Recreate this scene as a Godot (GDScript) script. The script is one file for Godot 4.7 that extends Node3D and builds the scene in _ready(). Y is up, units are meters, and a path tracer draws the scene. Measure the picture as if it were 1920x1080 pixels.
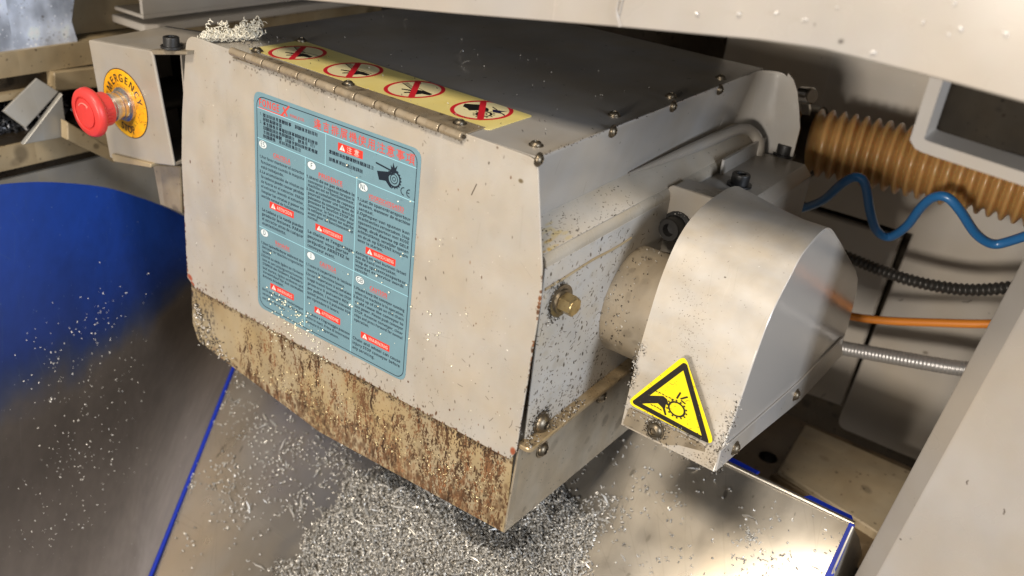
extends Node3D

# ---------------------------------------------------------------- scene set-up
var rng := RandomNumberGenerator.new()
var names := {}

func _ready() -> void:
	rng.seed = 4711
	var cam := Camera3D.new()
	cam.name = "camera"
	cam.transform = Transform3D(Basis(Vector3(0.8021, 0.0895, -0.5904), Vector3(-0.3429, 0.8785, -0.3326), Vector3(0.4889, 0.4693, 0.7353)), Vector3(0.2710, 0.1783, 0.4205))
	cam.fov = 35.877
	cam.near = 0.02
	cam.far = 30.0
	var lens := CameraAttributesPhysical.new()
	lens.frustum_focal_length = 37.07
	lens.frustum_focus_distance = 0.64
	lens.frustum_near = 0.02
	lens.frustum_far = 30.0
	lens.exposure_aperture = 7.5
	cam.attributes = lens
	cam.current = true
	add_child(cam)
	var e := Environment.new()
	e.background_mode = Environment.BG_COLOR
	e.background_color = Color(0.31, 0.305, 0.30).linear_to_srgb()
	e.tonemap_mode = Environment.TONE_MAPPER_LINEAR
	e.tonemap_exposure = 1.0
	e.sdfgi_enabled = true
	e.ssao_enabled = true
	e.ssil_enabled = true
	var we := WorldEnvironment.new()
	we.name = "world_environment"
	we.environment = e
	add_child(we)
	area_lamp("ceiling_lamp", Vector3(0.12, 1.55, 1.32), Vector3(-0.1, -0.1, 0), Vector2(0.6, 0.3), Color(1.0, 0.945, 0.865), 4.0)
	area_lamp("hall_lamp", Vector3(-0.42, 0.22, 1.9), Vector3(0, -0.1, 0), Vector2(0.7, 0.25), Color(1.0, 0.96, 0.90), 0.9)
	area_lamp("wall_fill_light", Vector3(0.17, 0.14, 2.1), Vector3(0.1, -0.15, 0), Vector2(0.4, 0.2), Color(1.0, 0.965, 0.92), 3.2)  # added fill light to brighten the rear wall, no known lamp there
	area_lamp("aisle_lamp", Vector3(1.9, 0.42, 0.42), Vector3(0, -0.15, -0.1), Vector2(0.5, 0.8), Color(0.90, 0.94, 1.0), 3.2)
	make_materials()
	build_surroundings()
	build_conveyor()
	build_stop_box()
	build_chute()
	build_lines()
	build_loose()

func area_lamp(called: String, at: Vector3, to: Vector3, size: Vector2, color: Color, energy: float) -> void:
	var l := AreaLight3D.new()
	l.name = called
	l.area_size = size
	l.area_normalize_energy = true
	l.light_color = color
	l.light_energy = energy
	l.shadow_enabled = true
	add_child(l)
	l.look_at_from_position(at, to, Vector3.UP)

# ---------------------------------------------------------------- objects
func numbered(called: String) -> String:
	names[called] = names.get(called, -1) + 1
	return called if names[called] == 0 else "%s_%03d" % [called, names[called]]

func tag(o: Node3D, label: String, category: String, group := "") -> Node3D:
	o.set_meta("label", label)
	o.set_meta("category", category)
	if group:
		o.set_meta("group", group)
	return o

func thing(called: String, label: String, category: String, at: Vector3, group := "") -> Node3D:
	var o := Node3D.new()
	o.name = numbered(called)
	o.position = at
	add_child(o)
	return tag(o, label, category, group)

func obj(called: String, b: Shape, m: Material, parent: Node3D = null) -> MeshInstance3D:
	var o := MeshInstance3D.new()
	o.mesh = b.mesh()
	o.material_override = m
	if parent == null:
		o.name = numbered(called)
		add_child(o)
		return o
	o.name = called
	parent.add_child(o, true)
	var base := Vector3.ZERO
	var p: Node = parent
	while p is Node3D and p != self:
		base += p.position
		p = p.get_parent()
	o.position = -base
	return o

func copy_part(src: MeshInstance3D, at: Vector3, parent: Node3D, called: String, turn := Basis()) -> MeshInstance3D:
	var o := MeshInstance3D.new()
	o.mesh = src.mesh
	o.material_override = src.material_override
	o.name = called
	parent.add_child(o, true)
	var base := Vector3.ZERO
	var p: Node = parent
	while p is Node3D and p != self:
		base += p.position
		p = p.get_parent()
	o.transform = Transform3D(turn, at - base)
	return o

# ---------------------------------------------------------------- mesh builder
class Shape:
	var v := PackedVector3Array()
	var uv := PackedVector2Array()
	var crease := 40.0

	func closed(tri: PackedVector3Array, tuv: PackedVector2Array) -> void:
		var vol := 0.0
		var c := tri[0]
		for i in range(0, tri.size(), 3):
			vol += (tri[i] - c).dot((tri[i + 1] - c).cross(tri[i + 2] - c))
		if vol > 0.0:
			for i in range(0, tri.size(), 3):
				var a := tri[i + 1]; tri[i + 1] = tri[i + 2]; tri[i + 2] = a
				var b := tuv[i + 1]; tuv[i + 1] = tuv[i + 2]; tuv[i + 2] = b
		v.append_array(tri)
		uv.append_array(tuv)

	# rings of equal size joined into a closed body; caps are filled when the rings are flat
	func loft(rings: Array, caps := true, wrap := true) -> Shape:
		var t := PackedVector3Array()
		var u := PackedVector2Array()
		var n: int = rings[0].size()
		var m := rings.size()
		for i in m - 1:
			for j in (n if wrap else n - 1):
				var k := (j + 1) % n
				var a: Vector3 = rings[i][j]; var b: Vector3 = rings[i][k]; var c: Vector3 = rings[i + 1][k]; var d: Vector3 = rings[i + 1][j]
				var ua := Vector2(float(j) / n, float(i) / (m - 1)); var ub := Vector2(float(j + 1) / n, ua.y)
				var uc := Vector2(ub.x, float(i + 1) / (m - 1)); var ud := Vector2(ua.x, uc.y)
				t.append_array([a, b, c, a, c, d])
				u.append_array([ua, ub, uc, ua, uc, ud])
		if caps:
			for e in [0, m - 1]:
				var mid := Vector3.ZERO
				for p in rings[e]: mid += p
				mid /= n
				for j in n:
					var k := (j + 1) % n
					if e == 0: t.append_array([mid, rings[e][k], rings[e][j]])
					else: t.append_array([mid, rings[e][j], rings[e][k]])
					u.append_array([Vector2(0.5, 0.5), Vector2(0.5, 0.5), Vector2(0.5, 0.5)])
		closed(t, u)
		return self

	# a flat plate: outline in space, front normal n, thickness th going back from the outline, small bevel
	func slab(pts: Array, n: Vector3, th: float, bevel := 0.0004, ux := Vector3.ZERO) -> Shape:
		n = n.normalized()
		var o: Vector3 = pts[0]
		if ux == Vector3.ZERO:
			ux = Vector3.UP.cross(n) if absf(n.y) < 0.9 else Vector3.RIGHT
		ux = (ux - n * ux.dot(n)).normalized()
		var uy := n.cross(ux)
		var poly := PackedVector2Array()
		for p in pts: poly.append(Vector2((p - o).dot(ux), (p - o).dot(uy)))
		if Geometry2D.is_polygon_clockwise(poly): poly.reverse()
		var lo := poly[0]; var hi := poly[0]
		for p in poly: lo = lo.min(p); hi = hi.max(p)
		var inner := PackedVector2Array()
		var k := poly.size()
		for i in k:
			var d0 := (poly[i] - poly[(i + k - 1) % k]).normalized(); var d1 := (poly[(i + 1) % k] - poly[i]).normalized()
			var n0 := Vector2(-d0.y, d0.x); var n1 := Vector2(-d1.y, d1.x)
			var w := (n0 + n1)
			w = w / maxf(w.length_squared() * 0.5, 0.3)
			inner.append(poly[i] + w * bevel)
		var idx := Geometry2D.triangulate_polygon(inner)
		var t := PackedVector3Array()
		var u := PackedVector2Array()
		var to3 := func(p: Vector2, d: float) -> Vector3: return o + ux * p.x + uy * p.y - n * d
		var tuv := func(p: Vector2) -> Vector2: return Vector2((p.x - lo.x) / (hi.x - lo.x), 1.0 - (p.y - lo.y) / (hi.y - lo.y))
		for q in range(0, idx.size(), 3):
			var a := inner[idx[q]]; var b := inner[idx[q + 1]]; var c := inner[idx[q + 2]]
			if (b - a).cross(c - a) < 0: var s := b; b = c; c = s
			t.append_array([to3.call(a, 0.0), to3.call(b, 0.0), to3.call(c, 0.0)])
			u.append_array([tuv.call(a), tuv.call(b), tuv.call(c)])
			t.append_array([to3.call(a, th), to3.call(c, th), to3.call(b, th)])
			u.append_array([tuv.call(a), tuv.call(c), tuv.call(b)])
		var layers := [[inner, 0.0], [poly, bevel], [poly, th - bevel], [inner, th]]
		for l in 3:
			for i in k:
				var j := (i + 1) % k
				var a: Vector2 = layers[l][0][i]; var b: Vector2 = layers[l][0][j]
				var c: Vector2 = layers[l + 1][0][j]; var d: Vector2 = layers[l + 1][0][i]
				var da: float = layers[l][1]; var dd: float = layers[l + 1][1]
				t.append_array([to3.call(a, da), to3.call(d, dd), to3.call(c, dd), to3.call(a, da), to3.call(c, dd), to3.call(b, da)])
				u.append_array([tuv.call(a), tuv.call(d), tuv.call(c), tuv.call(a), tuv.call(c), tuv.call(b)])
		closed(t, u)
		return self

	func box(c: Vector3, s: Vector3, b := Basis(), bevel := 0.0006) -> Shape:
		var h := s / 2
		var p := []
		for q in [[-1, -1], [1, -1], [1, 1], [-1, 1]]: p.append(c + b * Vector3(q[0] * h.x, q[1] * h.y, h.z))
		return slab(p, b.z, s.z, minf(bevel, minf(s.x, minf(s.y, s.z)) * 0.3), b.x)

	func tube(path: Array, radius, sides := 12, caps := true) -> Shape:
		var rings := []
		var n := path.size()
		var up := Vector3.UP
		for i in n:
			var d: Vector3 = (path[mini(i + 1, n - 1)] - path[maxi(i - 1, 0)]).normalized()
			if i == 0 and absf(d.dot(up)) > 0.9: up = Vector3.RIGHT
			var x := (up - d * up.dot(d)).normalized()
			up = x
			var y := d.cross(x)
			var r: float = radius if radius is float else radius[i]
			var ring := []
			for j in sides: ring.append(path[i] + (x * cos(TAU * j / sides) + y * sin(TAU * j / sides)) * r)
			rings.append(ring)
		return loft(rings, caps)

	# profile: [radius, height] pairs along axis
	func lathe(at: Vector3, axis: Vector3, profile: Array, sides := 20, phase := 0.0) -> Shape:
		axis = axis.normalized()
		var x := axis.cross(Vector3.UP if absf(axis.y) < 0.9 else Vector3.RIGHT).normalized()
		var y := axis.cross(x)
		var rings := []
		for p in profile:
			var ring := []
			for j in sides: ring.append(at + axis * p[1] + (x * cos(TAU * j / sides + phase) + y * sin(TAU * j / sides + phase)) * p[0])
			rings.append(ring)
		return loft(rings)

	# a grid of points given a thickness (to the back of its normal); n tells the front side
	func shell(g: Array, th: float, front: Vector3) -> Shape:
		var rows := g.size(); var cols: int = g[0].size()
		var nn := []
		for i in rows:
			var row := []
			for j in cols:
				var a: Vector3 = g[mini(i + 1, rows - 1)][j] - g[maxi(i - 1, 0)][j]
				var b: Vector3 = g[i][mini(j + 1, cols - 1)] - g[i][maxi(j - 1, 0)]
				var n := a.cross(b).normalized()
				row.append(n)
			nn.append(row)
		var sgn := 1.0 if nn[rows / 2][cols / 2].dot(front) > 0 else -1.0
		var t := PackedVector3Array()
		var u := PackedVector2Array()
		var P := func(i: int, j: int, back: bool) -> Vector3: return g[i][j] - (nn[i][j] * sgn * th if back else Vector3.ZERO)
		var U := func(i: int, j: int) -> Vector2: return Vector2(float(j) / (cols - 1), float(i) / (rows - 1))
		for s in [false, true]:
			for i in rows - 1:
				for j in cols - 1:
					var q := [[i, j], [i, j + 1], [i + 1, j + 1], [i + 1, j]]
					if s: q.reverse()
					for k in [0, 1, 2, 0, 2, 3]:
						t.append(P.call(q[k][0], q[k][1], s)); u.append(U.call(q[k][0], q[k][1]))
		var rim := []
		for j in cols: rim.append([0, j])
		for i in range(1, rows): rim.append([i, cols - 1])
		for j in range(cols - 2, -1, -1): rim.append([rows - 1, j])
		for i in range(rows - 2, 0, -1): rim.append([i, 0])
		for k in rim.size():
			var a: Array = rim[k]; var b: Array = rim[(k + 1) % rim.size()]
			t.append_array([P.call(b[0], b[1], false), P.call(a[0], a[1], false), P.call(a[0], a[1], true), P.call(b[0], b[1], false), P.call(a[0], a[1], true), P.call(b[0], b[1], true)])
			u.append_array([U.call(b[0], b[1]), U.call(a[0], a[1]), U.call(a[0], a[1]), U.call(b[0], b[1]), U.call(a[0], a[1]), U.call(b[0], b[1])])
		closed(t, u)
		return self

	func mesh() -> ArrayMesh:
		var faces := v.size() / 3
		var fn := PackedVector3Array(); fn.resize(faces)
		var at := {}
		for f in faces:
			var n := (v[f * 3 + 2] - v[f * 3]).cross(v[f * 3 + 1] - v[f * 3])
			fn[f] = n
			for k in 3:
				var key := Vector3i((v[f * 3 + k] * 200000.0).round())
				if at.has(key): at[key].append(f)
				else: at[key] = [f]
		var lim := cos(deg_to_rad(crease))
		var nor := PackedVector3Array(); nor.resize(v.size())
		for f in faces:
			var me := fn[f].normalized()
			for k in 3:
				var key := Vector3i((v[f * 3 + k] * 200000.0).round())
				var s := Vector3.ZERO
				for g in at[key]:
					if fn[g].normalized().dot(me) > lim: s += fn[g]
				nor[f * 3 + k] = s.normalized() if s.length_squared() > 0 else Vector3.UP
		var a := []
		a.resize(Mesh.ARRAY_MAX)
		a[Mesh.ARRAY_VERTEX] = v
		a[Mesh.ARRAY_NORMAL] = nor
		a[Mesh.ARRAY_TEX_UV] = uv
		var m := ArrayMesh.new()
		m.add_surface_from_arrays(Mesh.PRIMITIVE_TRIANGLES, a)
		return m

func smooth_path(pts: Array, sub := 6) -> Array:
	var out := []
	var n := pts.size()
	for i in n - 1:
		var p0: Vector3 = pts[maxi(i - 1, 0)]; var p1: Vector3 = pts[i]; var p2: Vector3 = pts[i + 1]; var p3: Vector3 = pts[mini(i + 2, n - 1)]
		for k in sub: out.append(p1.cubic_interpolate(p2, p0, p3, float(k) / sub))
	out.append(pts[n - 1])
	return out

# rounds the corners of a flat outline
func rounded(pts: Array, radii: Array, seg := 6) -> Array:
	var out := []
	var n := pts.size()
	for i in n:
		var r: float = radii[i % radii.size()]
		if r <= 0.0:
			out.append(pts[i]); continue
		var a: Vector3 = pts[(i + n - 1) % n] - pts[i]; var b: Vector3 = pts[(i + 1) % n] - pts[i]
		var half := a.angle_to(b) / 2
		var d := minf(r / tan(half), minf(a.length(), b.length()) * 0.48)
		var s: Vector3 = pts[i] + a.normalized() * d; var t: Vector3 = pts[i] + b.normalized() * d
		for k in seg + 1:
			var f := float(k) / seg
			out.append(s.lerp(pts[i], f).lerp((pts[i] as Vector3).lerp(t, f), f))
	return out

# bent sheet: open profile in a plane (2D), thickened to one side, swept along dir
func bent_sheet(b: Shape, prof: Array, o: Vector3, ax: Vector3, ay: Vector3, sweep: Vector3, th: float) -> Shape:
	var a := []
	var n := prof.size()
	var left := []
	for i in n:
		var d0: Vector2 = (prof[i] - prof[i - 1]).normalized() if i > 0 else (prof[1] - prof[0]).normalized()
		var d1: Vector2 = (prof[i + 1] - prof[i]).normalized() if i < n - 1 else d0
		var m := (Vector2(-d0.y, d0.x) + Vector2(-d1.y, d1.x))
		m = m / maxf(m.length_squared() * 0.5, 0.4)
		left.append(prof[i] + m * th)
	var ring := prof.duplicate()
	left.reverse()
	ring.append_array(left)
	# thin quads across the thickness keep the end caps clean
	var t := PackedVector3Array(); var u := PackedVector2Array()
	var k := ring.size()
	var P := func(i: int, s: float) -> Vector3: return o + ax * ring[i].x + ay * ring[i].y + sweep * s
	var len := [0.0]
	for i in k: len.append(len[i] + ring[i].distance_to(ring[(i + 1) % k]))
	for i in k:
		var j := (i + 1) % k
		var u0: float = len[i] / len[k]; var u1: float = len[i + 1] / len[k]
		t.append_array([P.call(i, 0.0), P.call(j, 0.0), P.call(j, 1.0), P.call(i, 0.0), P.call(j, 1.0), P.call(i, 1.0)])
		u.append_array([Vector2(u0, 0), Vector2(u1, 0), Vector2(u1, 1), Vector2(u0, 0), Vector2(u1, 1), Vector2(u0, 1)])
	for i in n - 1:
		var q := [i, i + 1, k - 2 - i, k - 1 - i]
		for w in [0, 2, 1, 0, 3, 2]: t.append(P.call(q[w], 0.0)); u.append(Vector2(0.5, 0))
		for w in [0, 1, 2, 0, 2, 3]: t.append(P.call(q[w], 1.0)); u.append(Vector2(0.5, 1))
	b.closed(t, u)
	return b

# ---------------------------------------------------------------- textures
var M := {}

func lin(r: float, g: float, b: float) -> Color:
	return Color(r, g, b).linear_to_srgb()

func noise_tex(size: int, freq: float, lo: float, hi: float, octaves := 5, s := 1, type := FastNoiseLite.TYPE_SIMPLEX_SMOOTH) -> ImageTexture:
	var n := FastNoiseLite.new()
	n.seed = s
	n.noise_type = type
	n.frequency = freq
	n.fractal_octaves = octaves
	var im := n.get_seamless_image(size, size, false, false, 0.15, true)
	im.convert(Image.FORMAT_RGB8)
	for y in size:
		for x in size:
			var t := lerpf(lo, hi, im.get_pixel(x, y).r)
			im.set_pixel(x, y, Color(t, t, t))
	return ImageTexture.create_from_image(im)

# a base of one colour with soft mottling and faint vertical wiping marks
func canvas(w: int, h: int, base: Color, amount: float, s: int, tint := Color(1, 0.97, 0.92)) -> Image:
	var n := FastNoiseLite.new(); n.seed = s; n.frequency = 0.02; n.fractal_octaves = 4
	var q := FastNoiseLite.new(); q.seed = s + 9; q.frequency = 0.05; q.fractal_octaves = 3
	var sw := w / 4; var sh := h / 4
	var im := Image.create(sw, sh, false, Image.FORMAT_RGBA8)
	for y in sh:
		for x in sw:
			var a := n.get_noise_2d(x, y) * amount + q.get_noise_2d(x * 1.4, y * 0.5) * amount * 0.3
			var c := base * (1.0 + a)
			c = c.lerp(c * tint, clampf(0.5 + 0.9 * n.get_noise_2d(x + 300, y), 0, 1))
			c.a = 1
			im.set_pixel(x, y, c)
	im.resize(w, h, Image.INTERPOLATE_CUBIC)
	return im

func dab(im: Image, x: int, y: int, c: Color, a: float) -> void:
	if x < 0 or y < 0 or x >= im.get_width() or y >= im.get_height() or a <= 0.0: return
	var o := im.get_pixel(x, y).lerp(c, minf(a, 1.0)); o.a = 1
	im.set_pixel(x, y, o)

func blob(im: Image, x: float, y: float, rx: float, ry: float, c: Color, a: float, ang := 0.0, soft := 0.5) -> void:
	var r := int(ceil(maxf(rx, ry))) + 1
	var ca := cos(ang); var sa := sin(ang)
	for j in range(int(y) - r, int(y) + r + 1):
		for i in range(int(x) - r, int(x) + r + 1):
			var dx := i - x; var dy := j - y
			var d := Vector2((dx * ca + dy * sa) / maxf(rx, 0.4), (-dx * sa + dy * ca) / maxf(ry, 0.4)).length()
			if d < 1.0: dab(im, i, j, c, a * minf(1.0, (1.0 - d) / soft))

func line(im: Image, p: Vector2, q: Vector2, w: float, c: Color, a := 1.0) -> void:
	var lo := p.min(q) - Vector2(w, w); var hi := p.max(q) + Vector2(w, w)
	for j in range(int(lo.y), int(hi.y) + 2):
		for i in range(int(lo.x), int(hi.x) + 2):
			var d := Vector2(i, j).distance_to(Geometry2D.get_closest_point_to_segment(Vector2(i, j), p, q))
			dab(im, i, j, c, a * clampf(w * 0.5 - d + 0.5, 0, 1))

func strokes(im: Image, glyph: String, x: float, y: float, s: float, w: float, c: Color, sx := 1.0) -> void:
	for part in glyph.split(";"):
		var last := Vector2.INF
		for pt in part.split(" "):
			var xy := pt.split_floats(",")
			var p := Vector2(x + xy[0] * s * sx / 100.0, y + xy[1] * s / 100.0)
			if last != Vector2.INF: line(im, last, p, w, c)
			last = p

func fill(im: Image, pts: Array, c: Color) -> void:
	var poly := PackedVector2Array(pts)
	var lo := poly[0]; var hi := poly[0]
	for p in poly: lo = lo.min(p); hi = hi.max(p)
	for j in range(int(lo.y), int(hi.y) + 1):
		for i in range(int(lo.x), int(hi.x) + 1):
			if Geometry2D.is_point_in_polygon(Vector2(i + 0.5, j + 0.5), poly): dab(im, i, j, c, 1.0)

func ring(im: Image, cx: float, cy: float, r0: float, r1: float, c: Color, sy := 1.0) -> void:
	for j in range(int(cy - r1 * sy) - 1, int(cy + r1 * sy) + 2):
		for i in range(int(cx - r1) - 1, int(cx + r1) + 2):
			var d := Vector2(i - cx, (j - cy) / sy).length()
			dab(im, i, j, c, clampf(minf(r1 - d, d - r0) + 0.5, 0, 1))

func font(bold: bool) -> SystemFont:
	var f := SystemFont.new()
	f.font_names = PackedStringArray(["Droid Sans"])
	f.font_weight = 700 if bold else 400
	return f

# prints one line of text into a picture; glyphs can be squeezed, slanted or laid on an arc (turn per pixel)
func type_line(im: Image, text: String, f: Font, size: int, x: float, y: float, c: Color, squeeze := 1.0, fit := 0.0, arc := Vector3.ZERO, slant := 0.0) -> float:
	var ts := TextServerManager.get_primary_interface()
	var tl := TextLine.new()
	tl.add_string(text, f, size)
	var glyphs := ts.shaped_text_get_glyphs(tl.get_rid())
	var natural := 0.0
	for g in glyphs: natural += g.advance
	if fit > 0.0: squeeze = fit / natural
	var pen := 0.0
	for g in glyphs:
		var sz := Vector2i(int(g.font_size), 0)
		var id: int = g.index
		if g.font_rid.is_valid() and id > 0:
			ts.font_render_glyph(g.font_rid, sz, id)
			var ti := ts.font_get_glyph_texture_idx(g.font_rid, sz, id)
			var r := Rect2i(ts.font_get_glyph_uv_rect(g.font_rid, sz, id))
			if ti >= 0 and r.size.x > 0:
				var src := ts.font_get_texture_image(g.font_rid, sz, ti)
				var off := ts.font_get_glyph_offset(g.font_rid, sz, id)
				if arc == Vector3.ZERO:
					var w := maxi(1, int(round(r.size.x * squeeze)))
					var x0 := x + pen * squeeze + off.x * squeeze
					for j in r.size.y:
						for i in w:
							var s := clampf(r.position.x + (i + 0.5) / squeeze, r.position.x, r.end.x - 1)
							dab(im, int(x0 + i - slant * (off.y + j)), int(y + off.y + j), c, src.get_pixel(int(s), r.position.y + j).a)
				else:
					# arc: x = radius, y = start angle, z = direction
					var mid: float = pen + g.advance * 0.5
					var an := arc.y + arc.z * mid / arc.x
					var up := Vector2(cos(an), sin(an)) * arc.z
					var right := Vector2(-up.y, up.x)
					for j in range(-size, size):
						for i in range(-size, size):
							var d := Vector2(i, j)
							var lx: float = d.dot(right) + g.advance * 0.5
							var ly := -d.dot(up)
							var px := int(lx - off.x) + r.position.x; var py := int(ly - off.y) + r.position.y
							if lx >= off.x and px < r.end.x and ly >= off.y and py < r.end.y:
								var base := Vector2(x, y) + Vector2(cos(an), sin(an)) * arc.x
								dab(im, int(base.x + i), int(base.y + j), c, src.get_pixel(px, py).a)
		pen += g.advance
	return pen * squeeze

func tex(im: Image) -> ImageTexture:
	return ImageTexture.create_from_image(im)

func mat(c: Color, rough: float, metal := 0.0, spec := 0.5) -> StandardMaterial3D:
	var m := StandardMaterial3D.new()
	m.albedo_color = c
	m.roughness = rough
	m.metallic = metal
	m.metallic_specular = spec
	return m

func printed(im: Image, rough: float, metal := 0.0) -> StandardMaterial3D:
	var m := mat(Color.WHITE, rough, metal)
	m.albedo_texture = tex(im)
	m.texture_repeat = false
	return m

func grimy(c: Color, rough: float, metal: float, t: Texture2D, scale: float, rt: Texture2D = null) -> StandardMaterial3D:
	var m := mat(c, rough, metal)
	m.albedo_texture = t
	m.uv1_triplanar = true
	m.uv1_world_triplanar = true
	m.uv1_scale = Vector3.ONE * scale
	if rt:
		m.roughness_texture = rt
		m.roughness_texture_channel = BaseMaterial3D.TEXTURE_CHANNEL_RED
	return m

# specks, smears and short fibres of oily dirt over a picture; edge: extra towards the bottom
func specks(im: Image, n: int, c: Color, lo: float, hi: float, a := 0.8, bias := 0.0, stretch := 1.0, x0 := 0.0, x1 := 1.0) -> void:
	var w := im.get_width(); var h := im.get_height()
	for i in n:
		var v := rng.randf()
		if bias > 0.0: v = 1.0 - pow(v, 1.0 + bias)
		var r := lerpf(lo, hi, pow(rng.randf(), 3.0))
		blob(im, lerpf(x0, x1, rng.randf()) * w, v * h, r, r * stretch * rng.randf_range(0.6, 1.5), c * rng.randf_range(0.6, 1.3), a * rng.randf_range(0.4, 1.0), rng.randf_range(-0.4, 0.4) if stretch > 1.2 else rng.randf() * TAU, 0.5)

func fibres(im: Image, n: int, c: Color, l0: float, l1: float, w: float, x0 := 0.0, y0 := 0.0, x1 := 1.0, y1 := 1.0) -> void:
	for i in n:
		var p := Vector2(lerpf(x0, x1, rng.randf()) * im.get_width(), lerpf(y0, y1, rng.randf()) * im.get_height())
		var d := Vector2.from_angle(rng.randf() * TAU) * rng.randf_range(l0, l1)
		var k := p + d * 0.5 + d.orthogonal() * rng.randf_range(-0.3, 0.3)
		line(im, p, k, w, c, 0.75); line(im, k, p + d, w, c, 0.75)

func make_materials() -> void:
	var paint := lin(0.37, 0.342, 0.305)
	var dirt := lin(0.055, 0.042, 0.03)
	var rust := lin(0.13, 0.048, 0.02)
	# tiling grime for all painted sheet
	var g := canvas(1024, 1024, Color(0.93, 0.93, 0.93), 0.05, 3)
	specks(g, 130, lin(0.12, 0.10, 0.08), 0.8, 3.6, 0.75)
	specks(g, 60, Color(0.99, 0.99, 0.97), 0.8, 2.4, 0.8)
	fibres(g, 24, lin(0.10, 0.08, 0.065), 4, 11, 1.1)
	var gt := tex(g)
	var rt := noise_tex(512, 0.012, 0.6, 1.0, 5, 21)
	M.paint = grimy(paint, 0.42, 0.0, gt, 3.0, rt)
	M.paint_clean = grimy(lin(0.405, 0.375, 0.345), 0.36, 0.0, gt, 1.6, rt)
	M.paint_gloss = grimy(lin(0.45, 0.43, 0.405), 0.22, 0.0, gt, 2.1)
	M.paint_gloss.metallic_specular = 0.65
	M.wall = grimy(lin(0.58, 0.54, 0.49), 0.5, 0.0, gt, 1.2, rt)
	# very dirty paint
	var d := canvas(1024, 1024, Color(0.85, 0.82, 0.76), 0.12, 5)
	specks(d, 800, dirt, 0.8, 5.0, 0.75)
	specks(d, 60, dirt, 12, 46, 0.35)
	specks(d, 240, rust, 1.0, 5.0, 0.6)
	specks(d, 200, Color(0.98, 0.95, 0.88), 0.8, 2.4, 0.9)
	var dt := tex(d)
	M.dirty = grimy(paint * 0.95, 0.5, 0.0, dt, 5.0, rt)
	M.shelf = grimy(lin(0.46, 0.42, 0.355), 0.36, 0.0, gt, 4.0, rt)
	M.tab = grimy(lin(0.33, 0.30, 0.26), 0.48, 0.0, dt, 7.0, rt)
	M.oldtan = grimy(lin(0.46, 0.40, 0.30), 0.5, 0.0, dt, 3.4, rt)
	M.base_brown = grimy(lin(0.20, 0.155, 0.105), 0.55, 0.0, dt, 2.5, rt)
	M.base_pale = grimy(lin(0.58, 0.53, 0.45), 0.5, 0.0, dt, 2.2, rt)
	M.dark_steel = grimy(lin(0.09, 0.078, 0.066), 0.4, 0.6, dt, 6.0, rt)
	M.oily = mat(lin(0.02, 0.017, 0.014), 0.25)
	M.black = mat(lin(0.014, 0.013, 0.012), 0.45)
	M.rusty = grimy(lin(0.50, 0.42, 0.31), 0.38, 0.4, dt, 9.0, rt)
	# steel
	var sc := canvas(1024, 1024, Color(0.9, 0.88, 0.85), 0.05, 8)
	for i in 260:
		var p := Vector2(rng.randf() * 1024, rng.randf() * 1024)
		line(sc, p, p + Vector2.from_angle(rng.randfn(0.9, 0.5)) * rng.randf_range(20, 160), 0.9, Color(1, 1, 1) if rng.randf() < 0.6 else Color(0.5, 0.48, 0.45), 0.3)
	specks(sc, 90, lin(0.03, 0.025, 0.02), 1.0, 7.0, 0.85, 0.0, 1.8)
	var st := tex(sc)
	var sr := noise_tex(512, 0.02, 0.5, 1.0, 4, 33)
	M.steel = grimy(lin(0.40, 0.395, 0.385), 0.45, 0.9, st, 2.2, sr)
	M.screw = grimy(lin(0.26, 0.24, 0.215), 0.4, 0.9, dt, 22.0)
	M.zinc = grimy(lin(0.50, 0.42, 0.26), 0.36, 0.85, dt, 24.0)
	M.chrome = grimy(lin(0.72, 0.71, 0.69), 0.24, 0.9, gt, 14.0)
	M.hinge = grimy(lin(0.46, 0.41, 0.35), 0.34, 0.3, dt, 12.0, rt)
	M.plate_steel = grimy(lin(0.36, 0.36, 0.35), 0.42, 0.15, gt, 4.0, rt)
	var gal := canvas(512, 512, Color(0.80, 0.82, 0.86), 0.45, 14, Color(0.95, 0.97, 1.0))
	specks(gal, 900, Color(0.97, 0.98, 1.0), 1.5, 6, 0.75)
	specks(gal, 500, Color(0.55, 0.56, 0.58), 1.5, 6, 0.6)
	specks(gal, 160, lin(0.16, 0.14, 0.12), 1, 6, 0.6)
	M.galvanised = grimy(lin(0.76, 0.77, 0.79), 0.45, 0.1, tex(gal), 6.0)
	M.blue_film = mat(lin(0.006, 0.022, 0.27), 0.35)
	M.blue_film.metallic_specular = 0.3
	M.red = grimy(lin(0.74, 0.055, 0.05), 0.4, 0.0, gt, 9.0)
	M.orange = mat(lin(0.92, 0.30, 0.035), 0.42)
	M.blue_tube = mat(lin(0.018, 0.16, 0.42), 0.22); M.blue_tube.clearcoat_enabled = true
	M.conduit = mat(lin(0.09, 0.085, 0.078), 0.34, 0.6)
	M.braid = mat(lin(0.58, 0.56, 0.54), 0.36, 0.6)
	M.channel_shade = grimy(lin(0.035, 0.031, 0.027), 0.75, 0.0, dt, 6.0)  # near-black colour holds the shade inside the channel, with dirt texture over it
	M.channel_shade.metallic_specular = 0.2
	M.hose = grimy(lin(0.56, 0.33, 0.125), 0.28, 0.0, gt, 8.0)
	M.hose.subsurf_scatter_enabled = true; M.hose.subsurf_scatter_strength = 0.25
	M.cotton = mat(lin(0.80, 0.75, 0.62), 0.8)
	M.chip = mat(Color.WHITE, 0.32, 0.35); M.chip.vertex_color_use_as_albedo = true
	M.crumb = mat(Color.WHITE, 0.5, 0.3); M.crumb.vertex_color_use_as_albedo = true
	M.concrete = grimy(lin(0.12, 0.11, 0.10), 0.7, 0.0, gt, 1.0)

	# the hinged front flap: 361 x 218 mm
	var f := canvas(1280, 776, paint, 0.05, 40)
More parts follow.
